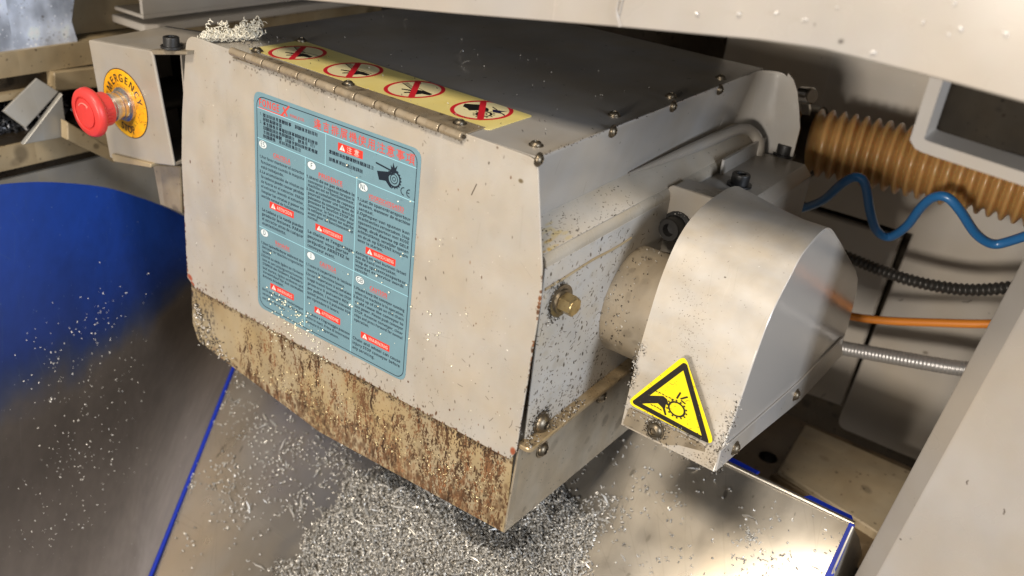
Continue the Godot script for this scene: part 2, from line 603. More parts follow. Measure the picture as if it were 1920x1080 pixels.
	specks(f, 34, lin(0.30, 0.27, 0.22), 18, 60, 0.10, 0.0, 2.0)
	blob(f, 190, 240, 26, 60, lin(0.26, 0.23, 0.19), 0.22, 0.1, 1.0)
	blob(f, 225, 205, 18, 34, lin(0.22, 0.2, 0.17), 0.22, 0.0, 1.0)
	for k in 10: blob(f, 176 + rng.randfn(0, 2), 265 + k * 16, 2.2, rng.randf_range(3, 8), lin(0.16, 0.14, 0.11), 0.6)
	line(f, Vector2(180, 270), Vector2(228, 420), 1.4, lin(0.28, 0.25, 0.2), 0.6)
	specks(f, 150, dirt, 0.7, 2.4, 0.75)
	for k in 46:
		# wipe marks, dried coolant runs and fine scratches
		var q0 := Vector2(rng.randf() * 1280, rng.randf() * 776)
		if k % 2: line(f, q0, q0 + Vector2(rng.randfn(0, 4), rng.randf_range(30, 150)), rng.randf_range(1.5, 5), lin(0.27, 0.24, 0.19), 0.16)
		else: line(f, q0, q0 + Vector2.from_angle(rng.randf() * TAU) * rng.randf_range(14, 70), 0.9, lin(0.52, 0.49, 0.45) if rng.randf() < 0.5 else lin(0.2, 0.18, 0.15), 0.45)
	for k in 9: blob(f, rng.randf() * 1280, rng.randf() * 776, rng.randf_range(40, 120), rng.randf_range(30, 90), lin(0.29, 0.26, 0.21), 0.13, rng.randf(), 1.0)
	specks(f, 420, dirt, 0.8, 3.0, 0.8, 6.0, 2.0)
	specks(f, 420, rust * 0.8, 1.0, 4.0, 0.8, 9.0, 1.6)
	specks(f, 160, Color(0.95, 0.93, 0.88), 0.9, 2.4, 0.8)
	specks(f, 150, dirt, 0.7, 2.4, 0.7, 2.0, 2.4, 0.6, 1.0)
	fibres(f, 30, dirt, 4, 14, 1.1)
	fibres(f, 14, dirt, 8, 26, 1.2, 0.45, 0.8, 1.0, 1.0)
	line(f, Vector2(1075, 120), Vector2(1064, 148), 2.2, dirt)
	blob(f, 1190, 78, 8, 6, lin(0.12, 0.09, 0.05), 0.9)
	# worn edges: bare rusty metal shows along the rim
	for k in 190:
		var s := rng.randf()
		var side := rng.randi() % 3
		var p := Vector2(1280 - 3 - 50 * maxf(0, 0.3 - s) * 3.0, s * 776) if side == 0 else (Vector2(s * 1280, 772) if side == 1 else Vector2(2, s * 776))
		blob(f, p.x, p.y, rng.randf_range(2, 6), rng.randf_range(2, 9), rust * rng.randf_range(0.5, 1.2), 0.8)
	blob(f, 14, 745, 16, 11, lin(0.30, 0.06, 0.025), 0.9, 0.5)
	blob(f, 26, 762, 12, 6, lin(0.30, 0.06, 0.025), 0.9, 0.5)
	blob(f, 1262, 745, 10, 14, lin(0.25, 0.06, 0.025), 0.9)
	# grime under the hinge
	for k in 260: blob(f, rng.randf_range(250, 1040), 14 + pow(rng.randf(), 2.0) * 26, rng.randf_range(1, 4), rng.randf_range(1, 5), dirt, 0.5)
	M.flap = printed(f, 0.4)
	M.flap.roughness_texture = rt
	# the skirt below it, soaked and rusty
	var k0 := canvas(1280, 256, lin(0.325, 0.265, 0.175), 0.09, 50, Color(1, 0.95, 0.84))
	specks(k0, 30, lin(0.27, 0.19, 0.09), 14, 50, 0.25)
	var brown := lin(0.058, 0.030, 0.015)
	for k in 230:
		# splashes of oil and rust that have run down and dried: crooked, ragged, thicker to the right
		var px := 1280.0 * (0.16 + 0.84 * pow(rng.randf(), 0.7))
		var py := 256.0 * pow(rng.randf(), 0.8) - 30.0
		var cc := brown * rng.randf_range(0.7, 1.9)
		for q in rng.randi_range(3, 13):
			var w := rng.randf_range(1.0, 3.9)
			blob(k0, px, py, w, w * rng.randf_range(1.2, 2.8), cc, rng.randf_range(0.7, 1.0), rng.randf_range(-0.5, 0.5), 0.35)
			for z in 4: blob(k0, px + rng.randfn(0, 9), py + rng.randfn(0, 10), rng.randf_range(0.8, 2.6), rng.randf_range(0.8, 3.2), cc, 0.9, 0.0, 0.4)
			px += rng.randfn(0, 3.4); py += rng.randf_range(2, 8)
	specks(k0, 900, brown, 0.8, 3.2, 0.9, 0.3, 1.5, 0.25, 1.0)
	specks(k0, 900, brown, 0.8, 4.0, 0.9, 2.2, 1.4, 0.1, 1.0)
	specks(k0, 700, brown * 1.4, 0.8, 3.6, 0.9, 0.4, 1.4, 0.62, 1.0)
	specks(k0, 380, lin(0.19, 0.07, 0.028), 1.0, 5.0, 0.7, 0.6, 1.5, 0.45, 1.0)
	specks(k0, 300, lin(0.05, 0.04, 0.03), 2.0, 6.0, 0.9, 0.4, 1.5, 0.0, 0.09)
	for k in 760:
		# soaked lower edge and right corner
		var ex := 1280.0 * pow(rng.randf(), 0.75)
		var ey := 254.0 - absf(rng.randfn(0, 0.09 + 0.17 * ex / 1280.0)) * 256.0
		blob(k0, ex, ey, rng.randf_range(3, 11), rng.randf_range(3, 15), brown * rng.randf_range(0.8, 1.8), 0.42)
	for k in 260:
		# band of brown dabs just below the flap edge
		blob(k0, rng.randf() * 1280, 50 + absf(rng.randfn(0, 7)), rng.randf_range(2, 9), rng.randf_range(1.5, 5), brown, 0.5)
	M.skirt = printed(k0, 0.36)
	# side sheet
	var sd := canvas(1024, 512, lin(0.45, 0.43, 0.40), 0.06, 60)
	specks(sd, 500, dirt, 1.0, 4.0, 0.8, 0.4)
	specks(sd, 700, dirt, 1.0, 4.5, 0.8, 1.2, 1.5, 0.0, 0.3)
	specks(sd, 40, lin(0.25, 0.2, 0.12), 8, 30, 0.2, 0.0, 1.0, 0.0, 0.3)
	fibres(sd, 120, dirt, 6, 18, 1.6, 0.0, 0.0, 0.5, 1.0)
	M.side = printed(sd, 0.27)
	# shelf of the hood: oil-stained near its front end
	var sh := canvas(1024, 128, lin(0.46, 0.42, 0.36), 0.05, 64)
	for k in 26: blob(sh, absf(rng.randfn(0, 50)), rng.randf_range(40, 128), rng.randf_range(6, 26), rng.randf_range(5, 16), lin(0.52, 0.36, 0.10), 0.28)
	for k in 10: blob(sh, absf(rng.randfn(0, 22)), rng.randf_range(70, 128), rng.randf_range(3, 10), rng.randf_range(3, 8), lin(0.42, 0.20, 0.04), 0.4)
	specks(sh, 90, dirt, 0.8, 3.4, 0.85)
	specks(sh, 160, dirt, 0.8, 4.0, 0.9, 0.5, 1.0, 0.0, 0.34)
	fibres(sh, 50, dirt, 3, 12, 1.2, 0.0, 0.2, 0.35, 1.0)
	M.shelf_print = printed(sh, 0.34)
	# guard band
	var gb := canvas(384, 2048, lin(0.385, 0.355, 0.315), 0.06, 70)
	for k in 26: blob(gb, rng.randf() * 384, rng.randf_range(600, 2048), rng.randf_range(20, 70), rng.randf_range(30, 120), lin(0.27, 0.24, 0.20), 0.09, 0.2, 1.0)
	for k in 90:
		var q0 := Vector2(rng.randf() * 384, rng.randf_range(500, 2048))
		line(gb, q0, q0 + Vector2(rng.randfn(0, 14), rng.randfn(0, 60)), 0.9, lin(0.55, 0.52, 0.48) if rng.randf() < 0.5 else lin(0.2, 0.18, 0.15), 0.3)
	specks(gb, 240, dirt, 0.7, 3.0, 0.75)
	specks(gb, 260, dirt, 0.7, 3.6, 0.8, 1.5)
	specks(gb, 60, Color(0.95, 0.93, 0.88), 0.8, 1.9, 0.8)
	fibres(gb, 14, dirt, 4, 11, 1.2)
	blob(gb, 200, 1130, 5, 5, dirt, 0.95)
	for k in 330:
		var q := pow(rng.randf(), 0.6)
		blob(gb, rng.randfn(60 + 190 * q, 30), 1040 + 760 * q + rng.randfn(0, 50), rng.randf_range(0.7, 2.6), rng.randf_range(0.7, 2.6), dirt, 0.8)
	for k in 260:
		blob(gb, rng.randf() * 384 if rng.randf() < 0.5 else 380 - absf(rng.randfn(0, 22)), 2040 - absf(rng.randfn(0, 130)), rng.randf_range(1, 5), rng.randf_range(1, 5), lin(0.09, 0.07, 0.045), 0.5)
	M.band = printed(gb, 0.4)
	M.label = printed(label_picture(), 0.32)
	M.strip = printed(strip_picture(), 0.32)
	M.triangle = printed(triangle_picture(), 0.35)
	M.ring = printed(ring_picture(), 0.4)
	# wing sheet: blue at the top, deepening to navy, then brown to grey-brown below
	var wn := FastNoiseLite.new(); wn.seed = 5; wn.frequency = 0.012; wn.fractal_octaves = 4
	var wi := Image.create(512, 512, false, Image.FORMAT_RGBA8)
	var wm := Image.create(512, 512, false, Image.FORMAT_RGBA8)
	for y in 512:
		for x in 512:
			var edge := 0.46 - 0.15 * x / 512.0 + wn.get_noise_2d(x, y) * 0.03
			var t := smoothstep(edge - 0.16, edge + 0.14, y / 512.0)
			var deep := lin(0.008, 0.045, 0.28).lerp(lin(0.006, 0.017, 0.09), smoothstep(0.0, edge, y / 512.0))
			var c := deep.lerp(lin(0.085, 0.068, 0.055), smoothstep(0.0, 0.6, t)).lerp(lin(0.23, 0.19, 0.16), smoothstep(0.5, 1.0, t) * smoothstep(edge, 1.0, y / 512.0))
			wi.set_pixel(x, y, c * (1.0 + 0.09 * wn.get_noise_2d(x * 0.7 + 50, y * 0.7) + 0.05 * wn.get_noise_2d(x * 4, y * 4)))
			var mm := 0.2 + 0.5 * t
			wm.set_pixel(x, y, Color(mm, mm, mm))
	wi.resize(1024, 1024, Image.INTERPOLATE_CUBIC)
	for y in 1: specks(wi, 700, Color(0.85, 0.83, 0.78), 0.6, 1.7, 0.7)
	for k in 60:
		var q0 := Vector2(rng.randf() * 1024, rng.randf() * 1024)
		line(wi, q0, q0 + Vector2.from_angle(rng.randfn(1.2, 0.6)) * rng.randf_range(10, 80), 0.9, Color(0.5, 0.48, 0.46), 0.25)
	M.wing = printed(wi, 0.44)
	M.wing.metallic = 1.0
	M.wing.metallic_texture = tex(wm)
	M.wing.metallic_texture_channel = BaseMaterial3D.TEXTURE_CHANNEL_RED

# ---------------------------------------------------------------- printed stickers
func paragraph(im: Image, text: String, x: float, y: float, w: float, pitch: float, size: int, c: Color) -> float:
	var f := font(true); var fb := font(true)
	var lines := text.split("|")
	for i in lines.size():
		var s := lines[i]
		var last := i == lines.size() - 1 or s.ends_with(".")
		var bold := s.begins_with("*")
		if bold: s = s.substr(1)
		var natural := (fb if bold else f).get_string_size(s, HORIZONTAL_ALIGNMENT_LEFT, -1, size).x
		type_line(im, s, fb if bold else f, size, x, y + pitch * (i + 0.8), c, 1.0, minf(w, natural * 1.25) if not last or natural > w else natural)
	return y + pitch * lines.size()

func warn_box(im: Image, x: float, y: float, w: float, h: float, word: String) -> void:
	var red := lin(0.62, 0.045, 0.03)
	fill(im, [Vector2(x, y), Vector2(x + w, y), Vector2(x + w, y + h), Vector2(x, y + h)], red)
	var wh := Color(0.86, 0.84, 0.82)
	fill(im, [Vector2(x + 10, y + h - 5), Vector2(x + h * 0.5 + 8, y + 4), Vector2(x + h + 8, y + h - 5)], wh)
	line(im, Vector2(x + h * 0.5 + 8, y + h * 0.4), Vector2(x + h * 0.5 + 8, y + h * 0.66), 3.0, red)
	line(im, Vector2(x + h * 0.5 + 8, y + h * 0.78), Vector2(x + h * 0.5 + 8, y + h * 0.8), 3.0, red)
	if word: type_line(im, word, font(true), int(h * 0.72), x + h + 16, y + h * 0.78, Color(0.86, 0.70, 0.66), 1.0, w - h - 26)

func oval(im: Image, x: float, y: float, word: String) -> void:
	for j in range(int(y) - 22, int(y) + 23):
		for i in range(int(x) - 30, int(x) + 31):
			var d := Vector2((i - x) / 29.0, (j - y) / 20.0).length()
			dab(im, i, j, lin(0.62, 0.68, 0.70), clampf((1.0 - d) * 15, 0, 1))
			dab(im, i, j, lin(0.03, 0.04, 0.05), clampf(1.0 - absf(d - 0.95) * 16, 0, 1))
	var w := font(false).get_string_size(word, HORIZONTAL_ALIGNMENT_LEFT, -1, 30).x
	type_line(im, word, font(false), 30, x - w / 2, y + 11, lin(0.02, 0.03, 0.04))

func tiny_glyph(im: Image, g: Array, x: float, y: float, s: float, c: Color) -> void:
	var k := rng.randi() % g.size(); var q := rng.randi() % g.size()
	var w := rng.randf_range(1.5, 2.6)
	if rng.randf() < 0.3: strokes(im, g[k], x, y, s, w, c)
	elif rng.randf() < 0.5:
		strokes(im, g[k], x, y, s, w, c, 0.42); strokes(im, g[q], x + s * 0.46, y, s, w, c, 0.54)
	else:
		strokes(im, g[q], x, y, s, w * 0.8, c, 0.36); strokes(im, g[k], x + s * 0.38, y + 1, s * 0.95, w, c, 0.62)

func label_picture() -> Image:
	var W := 1024.0; var H := 1120.0
	var bg := lin(0.15, 0.255, 0.30)
	var ink := lin(0.012, 0.018, 0.028)
	var red := lin(0.56, 0.07, 0.055)
	var im := canvas(1024, 1120, bg, 0.03, 80, Color(1, 1, 1))
	var cy := lin(0.32, 0.62, 0.72)
	# frame line
	var b := 20.0; var r := 46.0
	var fr := []
	for q in [[W - b - r, b + r, -PI / 2], [W - b - r, H - b - r, 0.0], [b + r, H - b - r, PI / 2], [b + r, b + r, PI]]:
		for k in 9: fr.append(Vector2(q[0], q[1]) + Vector2.from_angle(q[2] + PI / 2 * k / 8) * r)
	for k in fr.size(): line(im, fr[k], fr[(k + 1) % fr.size()], 3.5, ink)
	# name of the maker and title
	var fx := type_line(im, "FONGE", font(true), 46, 34, 62, red, 0.92)
	strokes(im, "90,4 12,88;34,26 70,74", 34 + fx + 4, 18, 62, 10, red)
	line(im, Vector2(34, 72), Vector2(210, 72), 5, red)
	type_line(im, "FONG JI CO.", font(true), 17, 244, 64, red * 0.95)
	var title := [
		"15,12 25,22;10,38 28,38 18,60 30,72;8,88 30,75 50,86 95,90;52,5 38,28;50,15 80,15 40,45;52,25 92,45;45,48 85,48;42,58 88,58;38,68 92,68;65,42 65,82",
		"15,22 85,22;50,5 50,42;22,42 78,42;28,58 28,92;28,58 74,58 74,92;28,88 74,88",
		"10,28 35,28;23,8 23,85 14,80;8,60 36,48;52,8 52,70 40,92;70,8 70,92;36,25 52,25;38,45 52,45;36,65 52,62;70,25 92,25;70,45 90,45;70,65 94,65",
		"20,10 85,10 85,28 20,28;20,10 20,55 8,92;35,36 42,44;55,32 55,48;78,34 68,44;36,50 36,94;36,50 80,50 80,92 72,90;36,64 80,64;36,76 80,76",
		"8,28 38,28;22,8 22,94;22,35 8,62;24,38 36,52;48,8 42,20 52,26 42,40 54,38;78,8 72,20 82,26 72,40 84,38;38,52 95,52;62,8 68,60 90,92 94,80;50,52 50,70 38,92;52,68 60,80;86,62 70,90;82,40 88,46",
		"25,8 8,48;18,34 18,94;30,20 94,20;40,34 40,56 86,56 86,34 40,34;62,8 62,60 34,92;44,62 92,92",
		"22,12 22,60 10,92;22,12 82,12 82,90 70,88;22,36 82,36;22,60 82,60;52,12 52,90",
		"14,12 26,22;8,38 20,46;8,90 26,62;58,6 66,16;38,26 92,26;65,26 65,88;42,54 88,54;32,88 96,88",
		"50,4 50,12;18,14 84,14;36,18 40,26;64,18 58,26;8,30 94,30;28,38 28,64 74,64 74,38 28,38;28,51 74,51;16,72 10,90;30,70 34,92 66,92 70,82;48,68 54,78;80,70 90,84",
		"8,16 94,16;28,26 28,38 74,38 74,26 28,26;22,50 82,50 82,74 22,74;8,62 96,62;50,4 50,92 38,88",
		"6,22 38,22;22,22 22,70;4,76 40,66;44,10 96,10;68,10 62,24;50,24 50,74 90,74 90,24 50,24;50,40 90,40;50,56 90,56;60,76 42,94;80,76 96,94"]
	for k in title.size(): strokes(im, title[k], 396 + k * 54.5, 27 + k * 0.3, 50, 4.2, red)
	# rules
	line(im, Vector2(22, 75), Vector2(1002, 86), 2.6, cy)
	line(im, Vector2(474, 81), Vector2(474, 222), 2.6, cy)
	line(im, Vector2(22, 219), Vector2(1002, 233), 2.6, cy)
	line(im, Vector2(346, 224), Vector2(350, 1094), 2.6, cy)
	line(im, Vector2(670, 229), Vector2(668, 1098), 2.6, cy)
	line(im, Vector2(22, 668), Vector2(1002, 674), 2.6, cy)
	# the block in Chinese: small even glyphs, too fine to read in the photograph
	var small := title.duplicate()
	for row in 6:
		var n := [17, 6, 17, 16, 17, 12][row] as int
		var x0 := 62.0
		if row == 0 or row == 2: type_line(im, "1." if row == 0 else "2.", font(false), 18, 40, 106 + row * 19.0, ink)
		for k in n:
			if row == 3 and k > 13 or k == [9, 40, 40, 10, 6, 4][row]: continue
			tiny_glyph(im, small, x0 + k * 21.5, 91 + row * 20.0, 19, ink)
		if row == 3: type_line(im, "REV", font(false), 19, x0 + 14 * 22.5, 108 + row * 19.5, ink)
	warn_box(im, 551, 99, 150, 36, "")
	strokes(im, title[7], 604, 101, 31, 3, Color(0.86, 0.70, 0.66)); strokes(im, title[8], 648, 101, 31, 3, Color(0.86, 0.70, 0.66))
	for k in 13: tiny_glyph(im, small, 496 + k * 21.0, 145, 19, ink)
	for k in 10: tiny_glyph(im, small, 496 + k * 21.0, 179, 19, ink)
	# hand caught between chain and wheel
	for k in 3: ring(im, 884, 168, [30, 18, 7][k], [38, 22, 10][k], ink)
	for k in 18: blob(im, 884 + cos(TAU * k / 18) * 40, 168 + sin(TAU * k / 18) * 40, 4, 4, ink, 1)
	fill(im, [Vector2(786, 160), Vector2(850, 146), Vector2(880, 146), Vector2(858, 160), Vector2(850, 176), Vector2(866, 196), Vector2(876, 214), Vector2(862, 210), Vector2(838, 190), Vector2(800, 196)], ink)
	fill(im, [Vector2(868, 146), Vector2(862, 112), Vector2(872, 122), Vector2(876, 98), Vector2(886, 120), Vector2(900, 104), Vector2(894, 128), Vector2(906, 130), Vector2(884, 146)], ink)
	line(im, Vector2(780, 126), Vector2(868, 136), 7, ink)
	# the two letters of the conformity mark
	for q in [[942, 1.0], [974, 1.0]]:
		for k in 22:
			var an := PI * 0.5 + PI * k / 21.0
			blob(im, q[0] + cos(an) * 16, 205 + sin(an) * 16, 2.8, 2.8, ink, 1)
	line(im, Vector2(960, 205), Vector2(972, 205), 4, ink)
	# six language blocks
	oval(im, 58, 244, "ES"); oval(im, 388, 252, "F"); oval(im, 710, 257, "NL")
	oval(im, 62, 692, "D"); oval(im, 391, 698, "I"); oval(im, 712, 704, "GB")
	var heads := [["CAUTELA", 130, 284, 118], ["PRUDENCE", 432, 290, 154], ["VOORZICHTIGHEID", 744, 296, 206], ["Vorsicht", 140, 724, 104], ["CAUTELA", 450, 722, 110], ["CAUTION", 774, 728, 110]]
	for h in heads:
		type_line(im, h[0], font(true), 26, h[1], h[2], red, 1.0, h[3])
		line(im, Vector2(h[1], h[2] + 5), Vector2(h[1] + h[3], h[2] + 5), 2, red)
	var p := 30.5; var sz := 23
	paragraph(im, "1.Por favor mantener el extractor|  funcionando cuando la maquina|  está trabajando.|2.La acumulación de virutas en|  la cadena puede causar pérdida|  de fuerza en el extractor. PARAR|  el extractor, invertir el extractor,|  limpiar las virutas y poner en|  sentido normal de funcionamiento", 34, 294, 306, 24.5, 20, ink)
	paragraph(im, "1.Merci de ne pas éteindre le|  convoyeur à copeaux lorsque la|  machine est en fonctionnement.|2.Une accumulation de copeaux|  pourrait causer une baisse de|  puissance du convoyeur. Merci de|  pousser le bouton STOP du|  convoyeur, le faire reculer pour|  le nettoyer et pressez sur marche|  avant pour un fonctionnement|  normal.", 356, 302, 306, 19.5, 19, ink)
	paragraph(im, "1.Laat de spanentransporteur|  draaien, wanneer de machine|  aanstaat.|2.Ophopen van spanen kan|  krachtverlies veroorzaken. Stop|  spanentransporteur met RODE|  knop, druk daarna op GELE|  achteruitknop, verwijder spanen|  en druk op GROENE knop om|  weer te starten.", 678, 308, 312, 21.5, 20, ink)
	warn_box(im, 102, 513, 170, 35, "ATENCION"); warn_box(im, 418, 522, 178, 34, "AVERTISSEMENT"); warn_box(im, 740, 527, 180, 34, "WAARSCHUWING")
	paragraph(im, "La cadena y la rueda pueden|producir lesiones. PARAR|el extractor antes de cualquier|mantenimiento.", 46, 560, 292, 24, 22, ink)
	paragraph(im, "La chaîne et l'engrenage|peuvent vous porter|préjudice ARRETEZ le|convoyeur avant.", 366, 566, 296, 24, 22, ink)
	paragraph(im, "Ketting en wiel kunnen letsel|aan de hand veroorzaken.|Stop de spanentransporteur|voordat er service wordt|verricht.", 680, 566, 306, 21, 20, ink)
	paragraph(im, "1.Den Späneförderer während des|  Betriebes der Maschine eingeschaltet|  lassen.|2.Durch zu viele Späne im Förderer|  kann es zum Leistungsverlust kommen.|  STOPPEN des Förderers, Rückwärts-|  lauf starten, Späne entfernen und|  Vorwärtslauf für den normalen|  Betrieb drücken.", 36, 738, 304, 22.5, 19, ink)
	paragraph(im, "1.Tenere il trasportatore in funzione|  mentre la macchina lavora.|2.Se nel trasportatore si accumulano|  troppi trucioli fermarlo con STOP|  premere il pulsante REV|  per pulirlo, i trucioli rimossi|  quindi premere il pulsante FOR|  per riprendere il lavoro.", 358, 738, 304, 24.5, 19, ink)
	paragraph(im, "1.Please keep the conveyor running|  when the machine is in operation.|2.Build up of chips on the chain|  could cause the conveyor to|  lose power. Please push conveyor|  STOP, Reverse conveyor, clear|  chips and press Forward for normal|  operation.", 676, 740, 312, 23.5, 19, ink)
	warn_box(im, 102, 949, 172, 34, "WARNUNG"); warn_box(im, 420, 953, 176, 34, "ATTENZIONE"); warn_box(im, 732, 962, 182, 34, "WARNING")
	paragraph(im, "Kette und Rad können Verletzungen|verursachen. STOPPEN des Förderers|vor jeder Wartung.", 40, 992, 300, 25, 19, ink)
	paragraph(im, "La catena e l'ingranaggio possono|ferire le mani. Prima di intervenire|fermare il trasportatore.", 362, 996, 298, 25, 19, ink)
	paragraph(im, "Chain and wheel can cause|injury STOP conveyor before|any servicing.", 680, 1004, 304, 25, 22, ink)
	specks(im, 260, lin(0.05, 0.05, 0.05), 0.8, 2.4, 0.6)
	specks(im, 140, Color(0.8, 0.85, 0.85), 0.7, 2.0, 0.7)
	return im

func strip_picture() -> Image:
	var im := canvas(1280, 256, lin(0.80, 0.68, 0.27), 0.03, 90, Color(1, 0.98, 0.9))
	var ink := lin(0.015, 0.013, 0.013)
	var red := lin(0.62, 0.022, 0.035)
	for k in 4:
		var cx := 156.0 + k * 322.0; var cy := 126.0
		for j in range(-104, 105):
			for i in range(-112, 113):
				if Vector2(i / 1.06, j).length() < 100: dab(im, int(cx) + i, int(cy) + j, lin(0.82, 0.73, 0.42), 1)
		if k < 3:
			# saw-toothed chain and a hand laid on it
			for q in 13: line(im, Vector2(cx - 78 + q * 8, cy - 34 + (k - 1) * 12.0 + q * 3.4), Vector2(cx - 74 + q * 8, cy - 46 + (k - 1) * 12.0 + q * 3.4), 4, ink)
			line(im, Vector2(cx - 84, cy - 32 + (k - 1) * 12.0), Vector2(cx + 30, cy + 14 + (k - 1) * 8.0), 4, ink)
			line(im, Vector2(cx - 10, cy - 20), Vector2(cx + 84, cy - 30 + k * 16), 2.5, ink)
			fill(im, [Vector2(cx + 6, cy + 2), Vector2(cx + 40, cy - 10), Vector2(cx + 84, cy - 4), Vector2(cx + 88, cy + 14), Vector2(cx + 58, cy + 20), Vector2(cx + 50, cy + 40), Vector2(cx + 34, cy + 30), Vector2(cx + 10, cy + 58), Vector2(cx + 2, cy + 50), Vector2(cx + 18, cy + 24), Vector2(cx - 26, cy + 36), Vector2(cx - 34, cy + 28), Vector2(cx + 2, cy + 14)], ink)
		else:
			ring(im, cx + 34, cy + 26, 20, 28, ink); ring(im, cx + 34, cy + 26, 8, 12, ink)
			for q in 12: blob(im, cx + 34 + cos(TAU * q / 12) * 34, cy + 26 + sin(TAU * q / 12) * 34, 5, 5, ink, 1)
			fill(im, [Vector2(cx - 88, cy - 8), Vector2(cx - 44, cy - 38), Vector2(cx + 6, cy - 26), Vector2(cx + 26, cy - 4), Vector2(cx - 2, cy + 8), Vector2(cx - 26, cy + 34), Vector2(cx - 42, cy + 24), Vector2(cx - 70, cy + 18)], ink)
			line(im, Vector2(cx + 2, cy - 50), Vector2(cx + 92, cy - 12), 5, ink)
			fill(im, [Vector2(cx + 20, cy - 30), Vector2(cx + 70, cy - 48), Vector2(cx + 56, cy - 26), Vector2(cx + 86, cy - 20), Vector2(cx + 40, cy - 10)], lin(0.02, 0.018, 0.06))
		ring(im, cx, cy, 92, 106, red, 0.97)
		line(im, Vector2(cx - 62, cy - 72), Vector2(cx + 62, cy + 72), 22, red)
	specks(im, 60, lin(0.2, 0.16, 0.08), 0.8, 3, 0.6)
	return im

func triangle_picture() -> Image:
	# square picture; the outline of the sticker is the plate itself (apex up)
	var im := canvas(512, 512, lin(0.80, 0.66, 0.012), 0.04, 95, Color(1, 0.98, 0.9))
	var ink := lin(0.016, 0.013, 0.011)
	var a := Vector2(256, 46); var b := Vector2(478, 476); var c := Vector2(34, 476)
	for q in [[a, b], [b, c], [c, a]]: line(im, q[0], q[1], 34, ink)
	fill(im, [Vector2(29, 492), Vector2(59, 435), Vector2(97, 379), Vector2(185, 326), Vector2(211, 335), Vector2(225, 365), Vector2(222, 377), Vector2(212, 373), Vector2(213, 408), Vector2(231, 445), Vector2(221, 455), Vector2(198, 412), Vector2(165, 397), Vector2(97, 443), Vector2(47, 483)], ink)
	ring(im, 277, 369, 42, 54, ink)
	for k in 14: blob(im, 277 + cos(TAU * k / 14) * 60, 369 + sin(TAU * k / 14) * 60, 8, 8, ink, 1)
	for q in [Vector2(139, 318), Vector2(159, 316), Vector2(181, 316), Vector2(202, 318), Vector2(223, 315), Vector2(243, 315)]: blob(im, q.x, q.y, 11, 5, ink, 1, 0.1)
	for q in [Vector2(133, 431), Vector2(152, 428), Vector2(171, 428), Vector2(189, 430)]: blob(im, q.x, q.y, 11, 5, ink, 1, 0.1)
	for q in [[Vector2(263, 291), Vector2(273, 245)], [Vector2(286, 282), Vector2(316, 249)], [Vector2(292, 294), Vector2(313, 300)]]: line(im, q[0], q[1], 11, ink)
	specks(im, 420, lin(0.08, 0.06, 0.02), 1.0, 5.0, 0.8, 0.6)
	specks(im, 60, Color(0.95, 0.95, 0.85), 1.0, 3.0, 0.9)
	fibres(im, 16, lin(0.07, 0.05, 0.02), 10, 34, 3)
	return im

func ring_picture() -> Image:
	var im := canvas(512, 512, lin(0.76, 0.40, 0.012), 0.09, 97, Color(1, 0.9, 0.7))
	var ink := lin(0.02, 0.016, 0.012)
	type_line(im, "EMERGENCY", font(true), 80, 256, 256, ink, 1.0, 0.0, Vector3(158, -PI / 2 - 1.58, 1))
	type_line(im, "STOP", font(true), 78, 256, 256, ink, 1.0, 0.0, Vector3(218, PI / 2 + 0.46, -1))
	specks(im, 160, lin(0.07, 0.045, 0.02), 1.5, 7, 0.8)
	fibres(im, 30, lin(0.06, 0.04, 0.02), 14, 50, 4, 0.55, 0.4, 1.0, 1.0)
	ring(im, 256, 256, 249, 256, lin(0.05, 0.03, 0.02))
	return im

# ---------------------------------------------------------------- the chip conveyor head
func screw(parent: Node3D, at: Vector3, axis: Vector3, r: float, m: Material = null) -> MeshInstance3D:
	var s := Shape.new()
	axis = axis.normalized()
	s.lathe(at, axis, [[r * 1.25, -0.0004], [r * 1.25, r * 0.12], [r, r * 0.14], [r * 0.95, r * 0.36], [r * 0.78, r * 0.58], [r * 0.5, r * 0.72], [r * 0.46, r * 0.70], [r * 0.4, r * 0.42], [r * 0.05, r * 0.4]], 16)
	return obj("screw", s, m if m else M.screw, parent)

func cap_screw(parent: Node3D, at: Vector3, axis: Vector3, r: float, h: float, m: Material) -> MeshInstance3D:
	var s := Shape.new()
	s.lathe(at, axis, [[r * 1.35, -0.0005], [r * 1.35, h * 0.14], [r, h * 0.15], [r, h * 0.92], [r * 0.92, h], [r * 0.55, h], [r * 0.5, h * 0.5], [0.0002, h * 0.48]], 18)
	return obj("cap_screw", s, m, parent)

func hex_bolt(parent: Node3D, at: Vector3, axis: Vector3, r: float, m: Material, washer: Material) -> void:
	var w := Shape.new()
	axis = axis.normalized()
	w.lathe(at, axis, [[r * 1.75, -0.0005], [r * 1.75, r * 0.3], [r * 1.35, r * 0.34], [r * 1.3, r * 0.6], [r * 0.8, r * 0.62]], 20)
	var o := obj("washer", w, washer, parent)
	var h := Shape.new()
	h.crease = 25.0
	h.lathe(at + axis * r * 0.62, axis, [[r * 1.1, 0], [r * 1.1, r * 1.25], [r * 0.95, r * 1.38]], 6, 0.3)
	h.lathe(at + axis * r * 0.62, axis, [[r * 0.9, r * 1.3], [r * 0.85, r * 1.42], [0.0002, r * 1.42]], 18)
	obj("bolt_head", h, m, o)

